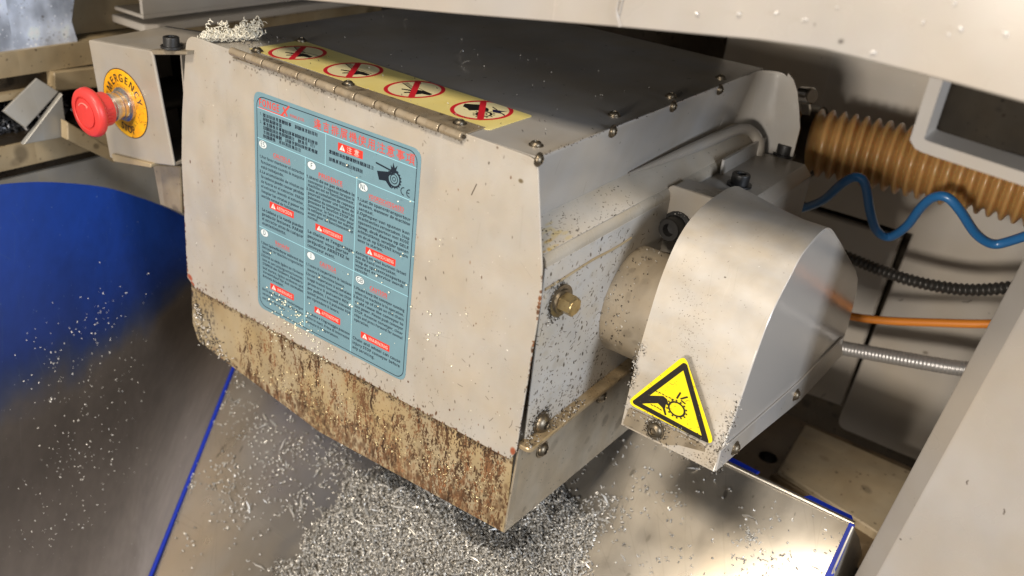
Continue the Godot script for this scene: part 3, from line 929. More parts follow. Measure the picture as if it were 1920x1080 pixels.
func build_conveyor() -> void:
	var t := thing("chip_conveyor", "beige chip conveyor head with hinged front flap, stickers and chain guard", "chip conveyor", Vector3(-0.17, -0.29, -0.17))
	var X := Vector3.RIGHT; var Y := Vector3.UP; var Z := Vector3.BACK
	# hood: top sheet and right side sheet with its sloping shoulder
	var s := Shape.new()
	s.slab(rounded([Vector3(-0.340, 0, -0.003), Vector3(-0.0012, 0, -0.0025), Vector3(-0.0012, 0, -0.352), Vector3(-0.340, 0, -0.352)], [0.012, 0.004, 0, 0]), Y, 0.0015, 0.0003, X)
	var top := obj("top_cover", s, M.paint_gloss, t)
	s = Shape.new()
	var pr := [Vector2(0.0002, 0.0010), Vector2(0.0, -0.002), Vector2(-0.0112, -0.0505)]
	bent_sheet(s, pr, Vector3(0, 0, -0.004), X, Y, Vector3(0, 0, -0.297), -0.0012)
	var hood := obj("hood_side", s, M.paint_gloss, t)
	s = Shape.new()
	s.crease = 34
	pr = [Vector2(-0.0135, -0.0484), Vector2(-0.0100, -0.0490), Vector2(0.0082, -0.0612), Vector2(0.0104, -0.0626), Vector2(0.0119, -0.0645), Vector2(0.0126, -0.067), Vector2(0.0127, -0.0705)]
	bent_sheet(s, pr, Vector3(0, 0, -0.004), X, Y, Vector3(0, 0, -0.346), -0.0015)
	obj("shoulder", s, M.shelf, t)
	s = Shape.new()
	s.slab([Vector3(-0.0116, -0.0476, -0.0035), Vector3(-0.0116, -0.0476, -0.348), Vector3(0.0092, -0.0610, -0.348), Vector3(0.0092, -0.0610, -0.0035)], Vector3(0.54, 0.84, 0), 0.0008, 0.0002, Vector3.FORWARD)
	obj("shoulder_face", s, M.shelf_print, t)
	s = Shape.new()
	var tops := [Vector3(0.0002, 0.0010, -0.30)]
	for k in 9: tops.append(Vector3(0.0172 - 0.017 * cos(PI / 2 * k / 8), 0.0010, -0.331 - 0.017 * sin(PI / 2 * k / 8)))
	tops.append_array([Vector3(0.0195, 0.0004, -0.348), Vector3(0.0225, -0.0012, -0.348), Vector3(0.0228, 0.0019, -0.3480), Vector3(0.0287, -0.0027, -0.3480), Vector3(0.0343, -0.0117, -0.3480), Vector3(0.0394, -0.0261, -0.3480), Vector3(0.0443, -0.0417, -0.3480)])
	var sheet := []
	for k in 7:
		var row := []
		for q in tops:
			var yy := lerpf(q.y, -0.085, k / 6.0)
			row.append(Vector3(q.x + 0.225 * minf(yy, 0.0) * clampf(1.0 - q.x / 0.017, 0.0, 1.0), yy, q.z))
		sheet.append(row)
	s.shell(sheet, 0.0014, Vector3(0.3, 0, 1))
	obj("rear_flange", s, M.paint_gloss, t)
	s = Shape.new()
	s.slab([Vector3(0.0128, -0.069, -0.0035), Vector3(0.0128, -0.069, -0.36), Vector3(0.0128, -0.2035, -0.36), Vector3(0.0128, -0.2035, -0.0035)], X, 0.0016, 0.0004)
	obj("side_panel", s, M.side, t)
	s = Shape.new()
	s.slab([Vector3(-0.3475, -0.004, -0.0035), Vector3(-0.3475, -0.004, -0.36), Vector3(-0.3475, -0.27, -0.36), Vector3(-0.3475, -0.27, -0.0035)], -X, 0.0016, 0.0004)
	obj("side_panel", s, M.paint, t)
	# moulded bead and slotted rails along the foot of the hood
	s = Shape.new()
	var bead_r := []
	for k in 31: bead_r.append(0.0048 * smoothstep(-3.0, 9.0, k))
	s.tube(smooth_path([Vector3(-0.0085, -0.047, -0.14), Vector3(-0.0035, -0.0465, -0.20), Vector3(0.0015, -0.0455, -0.27), Vector3(0.004, -0.0455, -0.31), Vector3(0.009, -0.050, -0.328), Vector3(0.016, -0.060, -0.334), Vector3(0.018, -0.072, -0.334)], 5), bead_r, 12)
	obj("bead", s, M.paint, t)
	# lower lip, rusty
	s = Shape.new()
	s.slab(rounded([Vector3(0.0105, -0.2025, 0.004), Vector3(0.0225, -0.2025, 0.004), Vector3(0.0225, -0.2045, -0.19), Vector3(0.0105, -0.2045, -0.19)], [0.0, 0.005, 0, 0]), Y, 0.0038, 0.0008, X)
	obj("lower_lip", s, M.rusty, t)
	s = Shape.new()
	s.slab([Vector3(0.0132, -0.206, 0.0035), Vector3(0.0132, -0.2789, 0.0101), Vector3(0.0132, -0.2841, -0.0870), Vector3(0.0132, -0.2893, -0.1853), Vector3(0.0132, -0.206, -0.19)], X, 0.0016, 0.0004)
	obj("lower_side_panel", s, M.dirty, t)
	# skirt under the flap
	s = Shape.new()
	s.slab(rounded([Vector3(-0.3491, -0.2108, 0.0035), Vector3(-0.3529, -0.2594, 0.0035), Vector3(-0.3465, -0.2767, 0.0035), Vector3(-0.1855, -0.2970, 0.0035), Vector3(0.0091, -0.2868, 0.0035), Vector3(0.0088, -0.1988, 0.0035)], [0, 0.004, 0.006, 0, 0.001, 0]), Z, 0.0016, 0.0004, X)
	obj("skirt", s, M.skirt, t)
	# flap
	s = Shape.new()
	s.slab(rounded([Vector3(-0.3324, 0.0060, -0.0002), Vector3(0.0002, -0.0002, 0.0000), Vector3(0.0134, -0.0656, 0.0024), Vector3(0.0158, -0.0869, 0.0032), Vector3(0.0132, -0.2070, 0.0075), Vector3(0.0089, -0.2157, 0.0079), Vector3(-0.3378, -0.2161, 0.0079), Vector3(-0.3485, -0.2091, 0.0076), Vector3(-0.3475, -0.0999, 0.0036), Vector3(-0.3434, -0.0602, 0.0022)], [0.012, 0.010, 0.02, 0, 0.001, 0.002, 0.002, 0.003, 0, 0]), Vector3(0.0000, 0.0364, 0.9993), 0.0018, 0.0005, X)
	var flap := obj("front_flap", s, M.flap, t)
	s = Shape.new()
	s.slab(rounded([Vector3(-0.2538, -0.0185, 0.0011), Vector3(-0.0886, -0.0193, 0.0011), Vector3(-0.0896, -0.1981, 0.0076), Vector3(-0.2530, -0.1996, 0.0077)], [0.008], 8), Vector3(0.0000, 0.0364, 0.9993), 0.00035, 0.0001, X)
	obj("instruction_label", s, M.label, flap)
	# hinge
	var h0: Vector3 = Vector3(-0.2763, 0.0053, 0.0030); var h1: Vector3 = Vector3(-0.0546, -0.0006, 0.0030)
	s = Shape.new()
	s.slab([Vector3(h0.x, 0.0009, 0.001), Vector3(h1.x, 0.0009, 0.001), Vector3(h1.x, 0.0009, -0.0205), Vector3(h0.x, 0.0009, -0.0205)], Y, 0.0009, 0.0003, X)
	var hinge := obj("hinge", s, M.hinge, t)
	for k in 12:
		s = Shape.new()
		var a := h0.lerp(h1, (k + 0.03) / 12.0); var b := h0.lerp(h1, (k + 0.97) / 12.0)
		var ax := (b - a).normalized(); var l := a.distance_to(b)
		s.lathe(a - Z * 0.001, ax, [[0.0014, 0.0], [0.0026, 0.0], [0.0031, 0.0006], [0.0031, l - 0.0006], [0.0026, l], [0.0014, l]], 16)
		obj("knuckle", s, M.hinge, hinge)
	s = Shape.new()
	s.tube([h0 - Z * 0.001, h1 + Vector3(0.001, 0, -0.001)], 0.0013, 8)
	obj("hinge_pin", s, M.dark_steel, hinge)
	for p in [Vector3(-0.2803, 0.0010, -0.0251), Vector3(-0.1745, 0.0010, -0.0174), Vector3(-0.0699, 0.0010, -0.0129)]: screw(hinge, p, Y, 0.0037)
	# strip of four prohibition signs
	s = Shape.new()
	s.slab(rounded([Vector3(-0.2905, 0.0004, -0.0257), Vector3(-0.2900, 0.0004, -0.0780), Vector3(-0.0501, 0.0004, -0.0669), Vector3(-0.0504, 0.0004, -0.0185)], [0.0005, 0.003, 0.003, 0.004]), Y, 0.0003, 0.0001, X)
	obj("prohibition_strip", s, M.strip, top)
	for p in [Vector3(-0.0146, 0.0002, -0.0195), Vector3(-0.0151, 0.0002, -0.1155), Vector3(-0.0117, 0.0002, -0.1945), Vector3(-0.0112, 0.0002, -0.2842), Vector3(-0.2879, 0.0002, -0.0762), Vector3(-0.3367, 0.0002, -0.0342)]: screw(top, p, Y, 0.0038)
	for p in [Vector3(0.0004, -0.0004, -0.0009), Vector3(0.0004, -0.0013, -0.0875), Vector3(0.0004, -0.0005, -0.1747), Vector3(0.0004, -0.0025, -0.2580)]: screw(hood, p, X, 0.0036)
	# bolts of the side
	hex_bolt(t, Vector3(0.0135, -0.0993, -0.0240), Vector3(1, 0.02, 0.1), 0.0066, M.zinc, M.screw)
	screw(t, Vector3(0.0135, -0.1969, -0.0205), X, 0.0072)
	screw(t, Vector3(0.0137, -0.2240, -0.0266), X, 0.0055)
	screw(t, Vector3(0.0137, -0.2189, -0.1080), X, 0.0052)
	# bead of sealant along the side
	s = Shape.new()
	s.tube(smooth_path([Vector3(0.0132, -0.0846, -0.0049), Vector3(0.0132, -0.0844, -0.0283), Vector3(0.0132, -0.0833, -0.0612), Vector3(0.0132, -0.0845, -0.0901), Vector3(0.0132, -0.0841, -0.1158)], 5), 0.0009, 8)
	obj("sealant_bead", s, M.oldtan, t)
	# drive housing behind the guard
	s = Shape.new()
	var r0 := []; var r1 := []
	for q in [[0.0132, -0.070], [0.0575, -0.070], [0.0585, -0.0704], [0.0655, -0.0775], [0.066, -0.079], [0.066, -0.2], [0.0132, -0.2]]:
		r0.append(Vector3(q[0], q[1], -0.19)); r1.append(Vector3(q[0], q[1], -0.342))
	s.crease = 30
	s.loft([r0, r1])
	var hs := obj("drive_housing", s, M.paint, t)
	for p in [Vector3(0.0380, -0.0698, -0.2448), Vector3(0.0350, -0.0698, -0.3517)]: cap_screw(hs, p, Y, 0.0075, 0.010, M.black)
	s = Shape.new()
	s.box(Vector3(0.0165, -0.0635, -0.31), Vector3(0.0022, 0.013, 0.11))
	obj("guide_fin", s, M.paint_gloss, hs)
	# bearing drum
	s = Shape.new()
	s.lathe(Vector3(0.0126, -0.139, -0.129), X, [[0.0415, 0.0], [0.042, 0.0006], [0.042, 0.046], [0.0002, 0.046]], 48)
	obj("bearing_drum", s, M.dirty, t)
	s = Shape.new()
	s.box(Vector3(0.03, -0.195, -0.15), Vector3(0.014, 0.05, 0.03))
	obj("bearing_foot", s, M.dark_steel, t)
	# bracket of the guard
	s = Shape.new()
	var ba: Vector3 = Vector3(0.0113, -0.0583, -0.1720); var bb: Vector3 = Vector3(0.0510, -0.0587, -0.1720)
	s.slab(rounded([ba, bb, Vector3(0.0505, -0.0822, -0.1720), Vector3(0.0361, -0.1097, -0.1720), Vector3(0.0073, -0.1154, -0.1720), Vector3(0.0031, -0.0757, -0.1720)], [0.006, 0.001, 0.001, 0.001, 0.002, 0.006]), Z, 0.002, 0.0005)
	s.slab([ba + Vector3(0.003, 0, -0.001), bb + Vector3(0, 0, -0.001), bb + Vector3(0, 0.0015, -0.022), ba + Vector3(0.003, 0.0015, -0.022)], Y, 0.002, 0.0004)
	var br := obj("guard_bracket", s, M.paint, t)
	cap_screw(br, Vector3(0.0231, -0.0891, -0.1715), Vector3(-0.1, 0.05, 1), 0.0092, 0.013, M.black)
	build_guard(t)

func build_guard(t: Node3D) -> void:
	var X := Vector3.RIGHT
	var L := [Vector3(0.0520, -0.2063, -0.0702), Vector3(0.0520, -0.1771, -0.0731), Vector3(0.0520, -0.1510, -0.0765), Vector3(0.0520, -0.1231, -0.0828), Vector3(0.0520, -0.0928, -0.0918), Vector3(0.0520, -0.0693, -0.1068), Vector3(0.0520, -0.0573, -0.1267), Vector3(0.0520, -0.0519, -0.1594), Vector3(0.052, -0.056, -0.205), Vector3(0.052, -0.09, -0.26), Vector3(0.052, -0.135, -0.315)]
	var R := [Vector3(0.1300, -0.1974, -0.0568), Vector3(0.1300, -0.1696, -0.0691), Vector3(0.1300, -0.1449, -0.0764), Vector3(0.1300, -0.1190, -0.0836), Vector3(0.1300, -0.0914, -0.0947), Vector3(0.1300, -0.0717, -0.1152), Vector3(0.1300, -0.0586, -0.1340), Vector3(0.1300, -0.0550, -0.1760), Vector3(0.1300, -0.0778, -0.2200), Vector3(0.1300, -0.1088, -0.2692), Vector3(0.1300, -0.1418, -0.3208)]
	var l := smooth_path(L, 6); var r := smooth_path(R, 6)
	var grid := []
	for i in range(l.size() - 1, -1, -1):
		var row := []
		for j in 5: row.append(l[i].lerp(r[i], j / 4.0))
		grid.append(row)
	var s := Shape.new()
	s.shell(grid, 0.0016, Vector3(0, 0.2, 1))
	var band := obj("chain_guard", s, M.band, t)
	# end plate
	var pts := []
	for p in smooth_path(R.slice(0, 8), 6): pts.append(p + X * 0.0005)
	pts.append_array([Vector3(0.1305, -0.0581, -0.1837), Vector3(0.1305, -0.0775, -0.2182), Vector3(0.1305, -0.1078, -0.2668), Vector3(0.1305, -0.1384, -0.3146), Vector3(0.1305, -0.1523, -0.3331), Vector3(0.1305, -0.1723, -0.3463), Vector3(0.1305, -0.2060, -0.3537), Vector3(0.1305, -0.2309, -0.3511), Vector3(0.1305, -0.2249, -0.2385), Vector3(0.1305, -0.2050, -0.1155)])
	s = Shape.new()
	s.slab(pts, X, 0.0016, 0.0005)
	var gl := mat(lin(0.43, 0.40, 0.36), 0.2, 0.0, 0.6)
	gl.clearcoat_enabled = true; gl.clearcoat = 0.35; gl.clearcoat_roughness = 0.12
	obj("end_plate", s, gl, band)
	s = Shape.new()
	s.slab(rounded([Vector3(0.1320, -0.1783, -0.0552), Vector3(0.1320, -0.1898, -0.1233), Vector3(0.1320, -0.2053, -0.2210), Vector3(0.1320, -0.2134, -0.3366), Vector3(0.1320, -0.2441, -0.3622), Vector3(0.1320, -0.2348, -0.2412), Vector3(0.1320, -0.2064, -0.1128), Vector3(0.1320, -0.1957, -0.0559)], [0.0004]), X, 0.0015, 0.0004)
	var fl := obj("edge_flange", s, M.paint_gloss, band)
	screw(fl, Vector3(0.1322, -0.1927, -0.0845), X, 0.0044)
	screw(fl, Vector3(0.1322, -0.2164, -0.2182), X, 0.0044)
	# folded tab and the warning triangle
	s = Shape.new()
	s.slab(rounded([Vector3(0.0556, -0.1888, -0.0695), Vector3(0.1183, -0.1857, -0.0629), Vector3(0.1238, -0.1986, -0.0605), Vector3(0.0539, -0.2034, -0.0677)], [0.002, 0.006, 0.001, 0.001]), Vector3(-0.1113, 0.1387, 0.9841), 0.0018, 0.0005, X)
	var tab := obj("fold_tab", s, M.tab, band)
	screw(tab, Vector3(0.0803, -0.1939, -0.0659), Vector3(-0.1113, 0.1387, 0.9841), 0.0058)
	s = Shape.new()
	s.slab(rounded([Vector3(0.0874, -0.1309, -0.0723), Vector3(0.1258, -0.1813, -0.0608), Vector3(0.0530, -0.1854, -0.0685)], [0.0045], 6), Vector3(-0.1113, 0.1387, 0.9841), 0.0004, 0.0001, X)
	obj("warning_triangle", s, M.triangle, band)

# ---------------------------------------------------------------- emergency stop
func build_stop_box() -> void:
	var n: Vector3 = Vector3(0.0235, -0.0311, 0.9992)
	var c := Vector3(-0.4142, -0.0677, 0.0071)
	var t := thing("emergency_stop_box", "beige steel box with red mushroom emergency stop button on yellow ring", "emergency stop", c - Vector3(0, 0.06, 0.03))
	var s := Shape.new()
	var tl: Vector3 = Vector3(-0.4559, -0.0225, 0.0095); var tr: Vector3 = Vector3(-0.3682, -0.0136, 0.0077); var bl: Vector3 = Vector3(-0.4517, -0.1277, 0.0061); var brr: Vector3 = Vector3(-0.3575, -0.1082, 0.0045)
	s.slab(rounded([tl, tr, brr, bl], [0.0015, 0.003, 0.002, 0.002], 3), n, 0.003, 0.0011)
	var b := obj("front_plate", s, M.paint, t)
	s = Shape.new()
	var bk := n * -0.075
	var inn := n * -0.003
	s.slab([tl + inn, tr + inn, tr + bk, tl + bk], (tr - tl).cross(bk), 0.003, 0.0006)
	s.slab([tl + inn, bl + inn, bl + bk, tl + bk], (bl - tl).cross(n), 0.003, 0.0006)
	s.slab([bl + inn, brr + inn, brr + bk, bl + bk], bk.cross(brr - bl), 0.003, 0.0006)
	obj("shell", s, M.paint, t)
	s = Shape.new()
	s.slab([tl + bk, tr + bk, brr + bk, bl + bk], n, 0.003, 0.0006)
	s.lathe(c + n * -0.004, -n, [[0.014, 0.0], [0.014, 0.045], [0.0002, 0.045]], 20)
	obj("switch_block", s, M.black, t)
	s = Shape.new()
	s.slab([Vector3(-0.3683, -0.0127, 0.0080), Vector3(-0.3229, -0.0044, 0.0072), Vector3(-0.3233, -0.0070, 0.0072), Vector3(-0.3656, -0.0159, 0.0079)], n, 0.066, 0.0006)
	var lip := obj("top_plate", s, M.dirty, t)
	cap_screw(lip, Vector3(-0.3442, -0.0055, 0.0053), Vector3.UP, 0.0062, 0.008, M.black)
	s = Shape.new()
	s.slab(rounded([Vector3(-0.4427, -0.1198, 0.0097), Vector3(-0.3843, -0.1127, 0.0085), Vector3(-0.3852, -0.1168, 0.0084), Vector3(-0.4414, -0.1270, 0.0094)], [0.002], 3), n, 0.012, 0.0006)
	obj("bottom_tab", s, M.oldtan, t)
	s = Shape.new()
	s.slab([Vector3(-0.4114, -0.1255, -0.0100), Vector3(-0.3701, -0.1155, -0.0100), Vector3(-0.3749, -0.1612, -0.0100), Vector3(-0.4064, -0.1631, -0.0100)], Vector3.BACK, 0.03, 0.001)
	obj("support_arm", s, M.dirty, t)
	s = Shape.new()
	var ux := Vector3.UP.cross(n).normalized(); var uy := n.cross(ux)
	var disc := []
	for k in 48: disc.append(c + n * 0.0006 + (ux * cos(TAU * k / 48) + uy * sin(TAU * k / 48)) * 0.03)
	s.slab(disc, n, 0.0006, 0.0002)
	obj("warning_ring", s, M.ring, b)
	s = Shape.new()
	s.lathe(c, n, [[0.0145, 0.0], [0.0145, 0.003], [0.0135, 0.0036], [0.0118, 0.004], [0.0118, 0.0075], [0.0112, 0.008], [0.0112, 0.0105], [0.0118, 0.011], [0.0118, 0.0145], [0.0108, 0.0155], [0.0108, 0.022]], 36)
	obj("collar", s, M.chrome, t)
	s = Shape.new()
	s.lathe(c, n, [[0.0105, 0.0175], [0.0136, 0.018], [0.0142, 0.019], [0.0142, 0.027], [0.0148, 0.0285], [0.0196, 0.0298], [0.0206, 0.0312], [0.0206, 0.0335], [0.0198, 0.0358], [0.0182, 0.0372], [0.0140, 0.0377], [0.0136, 0.0374], [0.0134, 0.0362], [0.0121, 0.0362], [0.0119, 0.0374], [0.0112, 0.0377], [0.0002, 0.0376]], 48)
	var head := obj("mushroom_head", s, M.red, t)
	# turn arrow and grip ribs
	s = Shape.new()
	var ar := []
	for k in 11: ar.append(c + n * 0.0377 + (ux * cos(1.0 + 1.5 * k / 10) + uy * sin(1.0 + 1.5 * k / 10)) * 0.0085)
	s.tube(ar, 0.0005, 6)
	s.slab([ar[0] + n * 0.0004 + ux * 0.0018, ar[0] + n * 0.0004 - ux * 0.0012 + uy * 0.0014, ar[0] + n * 0.0004 - uy * 0.0022], n, 0.0006, 0.0001)
	obj("turn_arrow", s, mat(lin(0.72, 0.22, 0.18), 0.5), head)
	s = Shape.new()
	for k in 5:
		var an := -0.55 + k * 0.22
		s.box(c + n * 0.0235 + (ux * cos(an) + uy * sin(an)) * 0.0143, Vector3(0.0008, 0.0012, 0.006), Basis(ux * cos(an) + uy * sin(an), uy * cos(an) - ux * sin(an), n), 0.0002)
	obj("grip_ribs", s, M.red, head)

# ---------------------------------------------------------------- chute
func build_chute() -> void:
	var n: Vector3 = Vector3(0.0000, 0.7809, 0.6247)
	var A: Vector3 = Vector3(-0.4211, -0.3848, -0.0890); var B: Vector3 = Vector3(-0.3485, -0.5182, 0.0777)
	var top_l := A + (A - B) * ((-0.296 - A.y) / (A.y - B.y)); var bot_l := B + (B - A) * 0.3
	var top_r := Vector3(0.2075, -0.296, -0.2); var bot_r: Vector3 = Vector3(0.2096, -0.3412, -0.1436)
	var t := thing("chip_chute", "stainless sheet chute under the conveyor with blue film along its edges", "chute", (bot_l + bot_r) / 2)
	var g := []
	for i in 21:
		var row := []
		for j in 25:
			var p := top_l.lerp(bot_l, i / 20.0).lerp(top_r.lerp(bot_r, i / 20.0), j / 24.0)
			row.append(p + n * (0.004 * sin(j * 0.55 + i * 0.2) * 0.3))
		g.append(row)
	var s := Shape.new()
	s.shell(g, 0.0015, n)
	var fl := obj("chute_floor", s, M.steel, t)
	# side wing, flared and rounded at the top
	s = Shape.new()
	var arc := smooth_path([Vector3(-0.4774, -0.1354, 0.1306), Vector3(-0.4818, -0.1399, 0.0905), Vector3(-0.4843, -0.1474, 0.0554), Vector3(-0.4855, -0.1594, 0.0190), Vector3(-0.4855, -0.1711, -0.0089), Vector3(-0.4842, -0.1842, -0.0318), Vector3(-0.4821, -0.2012, -0.0581), Vector3(-0.4795, -0.2173, -0.0796), Vector3(-0.4750, -0.2413, -0.1070)], 4)
	var low := smooth_path([Vector3(-0.2959, -0.5611, 0.3266), Vector3(-0.3013, -0.5636, 0.2845), Vector3(-0.3066, -0.5698, 0.2343), Vector3(-0.3146, -0.5658, 0.1903), Vector3(-0.3222, -0.5619, 0.1486), Vector3(-0.3369, -0.5397, 0.1039), Vector3(-0.3485, -0.5182, 0.0777), Vector3(-0.3838, -0.4534, -0.0038), Vector3(-0.4211, -0.3848, -0.0890)], 4)
	g = []
	for i in 25:
		var row := []
		for j in arc.size():
			var f := i / 24.0
			row.append(arc[j].lerp(low[j], f) - (Vector3(0.9325, 0.3333, -0.1394)) * 0.02 * sin(PI * f) * (1.0 - 0.5 * float(j) / arc.size()))
		g.append(row)
	s.shell(g, 0.0015, Vector3(0.9325, 0.3333, -0.1394))
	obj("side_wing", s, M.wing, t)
	s = Shape.new()
	s.tube([A + (A - B) * 0.3 + n * 0.0015, A + n * 0.0018, A.lerp(B, 0.5) + n * 0.0015, B + n * 0.0018, bot_l + n * 0.0015], 0.0021, 8)
	obj("film_edge", s, M.blue_film, t)
	# rim: a bright rolled edge with rests of the film behind it
	s = Shape.new()
	s.tube([Vector3(0.02, -0.2955, -0.2), Vector3(0.2075, -0.2955, -0.2)], 0.0022, 10)
	obj("rolled_rim", s, M.steel, t)
	s = Shape.new()
	s.slab([Vector3(0.0892, -0.2950, -0.2017), Vector3(0.0920, -0.2950, -0.2101), Vector3(0.1237, -0.2950, -0.2085), Vector3(0.1222, -0.2950, -0.2016)], Vector3.UP, 0.002, 0.0004)
	obj("film_rest", s, M.blue_film, t)
	s = Shape.new()
	s.slab(rounded([Vector3(0.1630, -0.2950, -0.2019), Vector3(0.1681, -0.2950, -0.2091), Vector3(0.1864, -0.2950, -0.2084), Vector3(0.2031, -0.2950, -0.2084), Vector3(0.2080, -0.2950, -0.1982), Vector3(0.2003, -0.2950, -0.1993)], [0.002]), Vector3.UP, 0.002, 0.0004)
	obj("film_rest", s, M.blue_film, t)
	s = Shape.new()
	var er := top_r.lerp(bot_r, 0.012) + n * 0.0032; var eb := bot_r + n * 0.0032
	s.slab([er + Vector3(-0.0035, 0, 0), er + Vector3(0.001, 0, 0), eb + Vector3(0.001, 0, 0), eb + Vector3(-0.0055, 0, 0)], n, 0.0034, 0.0003)
	obj("film_edge", s, M.blue_film, t)
	s = Shape.new()
	s.slab([Vector3(0.2090, -0.2908, -0.1899), Vector3(0.2090, -0.3240, -0.1609), Vector3(0.2090, -0.3482, -0.1444), Vector3(0.2090, -0.5955, -0.4350), Vector3(0.2090, -0.5377, -0.4314), Vector3(0.2090, -0.4573, -0.3676), Vector3(0.2090, -0.3579, -0.2656)], Vector3.RIGHT, 0.0015, 0.0004)
	obj("side_flange", s, M.paint_gloss, t)
	build_chips(n, top_l, top_r, bot_l, bot_r)

func chip_mesh(kind: int) -> ArrayMesh:
	var s := Shape.new()
	s.crease = 60
	if kind == 0:      # short curl
		var path := []
		for k in 6: path.append(Vector3(cos(k * 0.75) * 0.5, k * 0.14 - 0.35, sin(k * 0.75) * 0.5))
		s.tube(path, [0.10, 0.2, 0.24, 0.24, 0.2, 0.08], 4)
	elif kind == 1:    # splinter
		s.tube([Vector3(-1.0, 0, 0), Vector3(-0.3, 0.1, 0.06), Vector3(0.4, 0.06, -0.04), Vector3(1.0, -0.05, 0.05)], [0.03, 0.13, 0.12, 0.02], 4)
	else:              # crumb
		s.lathe(Vector3(0, -0.35, 0), Vector3(0.2, 1, 0.1), [[0.1, 0], [0.5, 0.25], [0.42, 0.6], [0.12, 0.75]], 5)
	return s.mesh()

func scatter(called: String, label: String, category: String, kind: int, m: Material, at: Array, colors: Array, group := "") -> void:
	var mm := MultiMesh.new()
	mm.transform_format = MultiMesh.TRANSFORM_3D
	mm.use_colors = true
	mm.mesh = chip_mesh(kind)
	mm.instance_count = at.size()
	for i in at.size():
		mm.set_instance_transform(i, at[i])
		mm.set_instance_color(i, colors[i])
	var o := MultiMeshInstance3D.new()
	o.name = numbered(called)
	o.multimesh = mm
	o.material_override = m
	add_child(o)
	tag(o, label, category, group)
	o.set_meta("kind", "stuff")

func spin(size: float) -> Basis:
	return Basis(Vector3(rng.randfn(), rng.randfn(), rng.randfn()).normalized(), rng.randf() * TAU).scaled(Vector3.ONE * size * rng.randf_range(0.6, 1.35))

func chip_color() -> Color:
	var v := rng.randf_range(0.26, 0.62)
	return Color(v, v * 0.95, v * 0.86)

func build_chips(n: Vector3, tl: Vector3, tr: Vector3, bl: Vector3, br: Vector3) -> void:
	var noise := FastNoiseLite.new(); noise.seed = 12; noise.frequency = 18.0; noise.fractal_octaves = 3
	var heaps := [[Vector3(-0.1538, -0.4367, -0.0241), 0.058, 1.5], [Vector3(-0.0951, -0.4030, -0.0662), 0.07, 1.6], [Vector3(-0.0354, -0.3962, -0.0748), 0.055, 1.4], [Vector3(-0.1504, -0.4004, -0.0695), 0.035, 0.9], [Vector3(-0.0207, -0.3646, -0.1142), 0.03, 0.8], [Vector3(-0.2111, -0.4634, 0.0092), 0.04, 0.7], [Vector3(-0.0769, -0.4464, -0.0119), 0.09, 1.6], [Vector3(0.0160, -0.3850, -0.0888), 0.03, 0.55], [Vector3(-0.0990, -0.3765, -0.0993), 0.04, 0.9]]
	var thin := [[Vector3(-0.3778, -0.4021, -0.0674), 0.04], [Vector3(-0.2570, -0.4127, -0.0541), 0.05], [Vector3(-0.3377, -0.4464, -0.0121), 0.05], [Vector3(0.0154, -0.3493, -0.1333), 0.035], [Vector3(-0.2071, -0.4336, -0.0280), 0.05], [Vector3(-0.0139, -0.3420, -0.1425), 0.012], [Vector3(-0.2445, -0.3934, -0.0783), 0.03]]
	var at := [[], [], []]; var col := [[], [], []]
	for i in 300000:
		var p := tl.lerp(bl, rng.randf()).lerp(tr.lerp(br, rng.randf()), rng.randf())
		var d := 0.0
		for h in heaps: d += h[2] * exp(-pow(p.distance_to(h[0]) / h[1], 2.0) * 1.2)
		var w := 0.012
		for h in thin: w += 0.10 * exp(-pow(p.distance_to(h[0]) / h[1], 2.0))
		var q := noise.get_noise_3dv(p)
		var dens := clampf((d + q * 0.8 - 0.42) * 1.5, 0.0, 1.3)
		var chance := dens * 0.27 + maxf(0.0, w * (1.0 + 2.6 * q)) * 0.24
		if rng.randf() > chance: continue
		var k := 0 if rng.randf() < 0.6 else (2 if rng.randf() < 0.92 else 1)
		var lift := 0.0012 + 0.009 * pow(rng.randf(), 1.4) * minf(dens, 1.0)
		at[k].append(Transform3D(spin([0.0022, rng.randf_range(0.003, 0.008), 0.0021][k]), p + n * lift))
		var c := chip_color()
		if q < 0.25 and (p.distance_to(Vector3(-0.0640, -0.3686, -0.1092)) < 0.05 or p.distance_to(Vector3(-0.1695, -0.3755, -0.1006)) < 0.035 or p.distance_to(Vector3(-0.0302, -0.3490, -0.1338)) < 0.03): c = c * 0.5
		col[k].append(c)
	scatter("metal_chips", "heap of grey curled metal chips lying on the chute below the conveyor", "metal chips", 0, M.chip, at[0], col[0])
	scatter("metal_crumbs", "fine grey metal crumbs between the curled chips on the chute", "metal chips", 2, M.chip, at[2], col[2])
	scatter("metal_splinters", "thin straight metal splinters among the chips on the chute", "metal chips", 1, M.chip, at[1], col[1])

# ---------------------------------------------------------------- loose dirt and small things
func on_rect(o: Vector3, u: Vector3, v: Vector3, nrm: Vector3, count: int, size: float, at: Array, col: Array, dark := 0.5, bu := 1.0, bv := 1.0) -> void:
	for i in count:
		at.append(Transform3D(spin(size), o + u * pow(rng.randf(), bu) + v * pow(rng.randf(), bv) + nrm.normalized() * size * 0.35))
		col.append(Color(0.04, 0.032, 0.025) if rng.randf() < dark else chip_color())

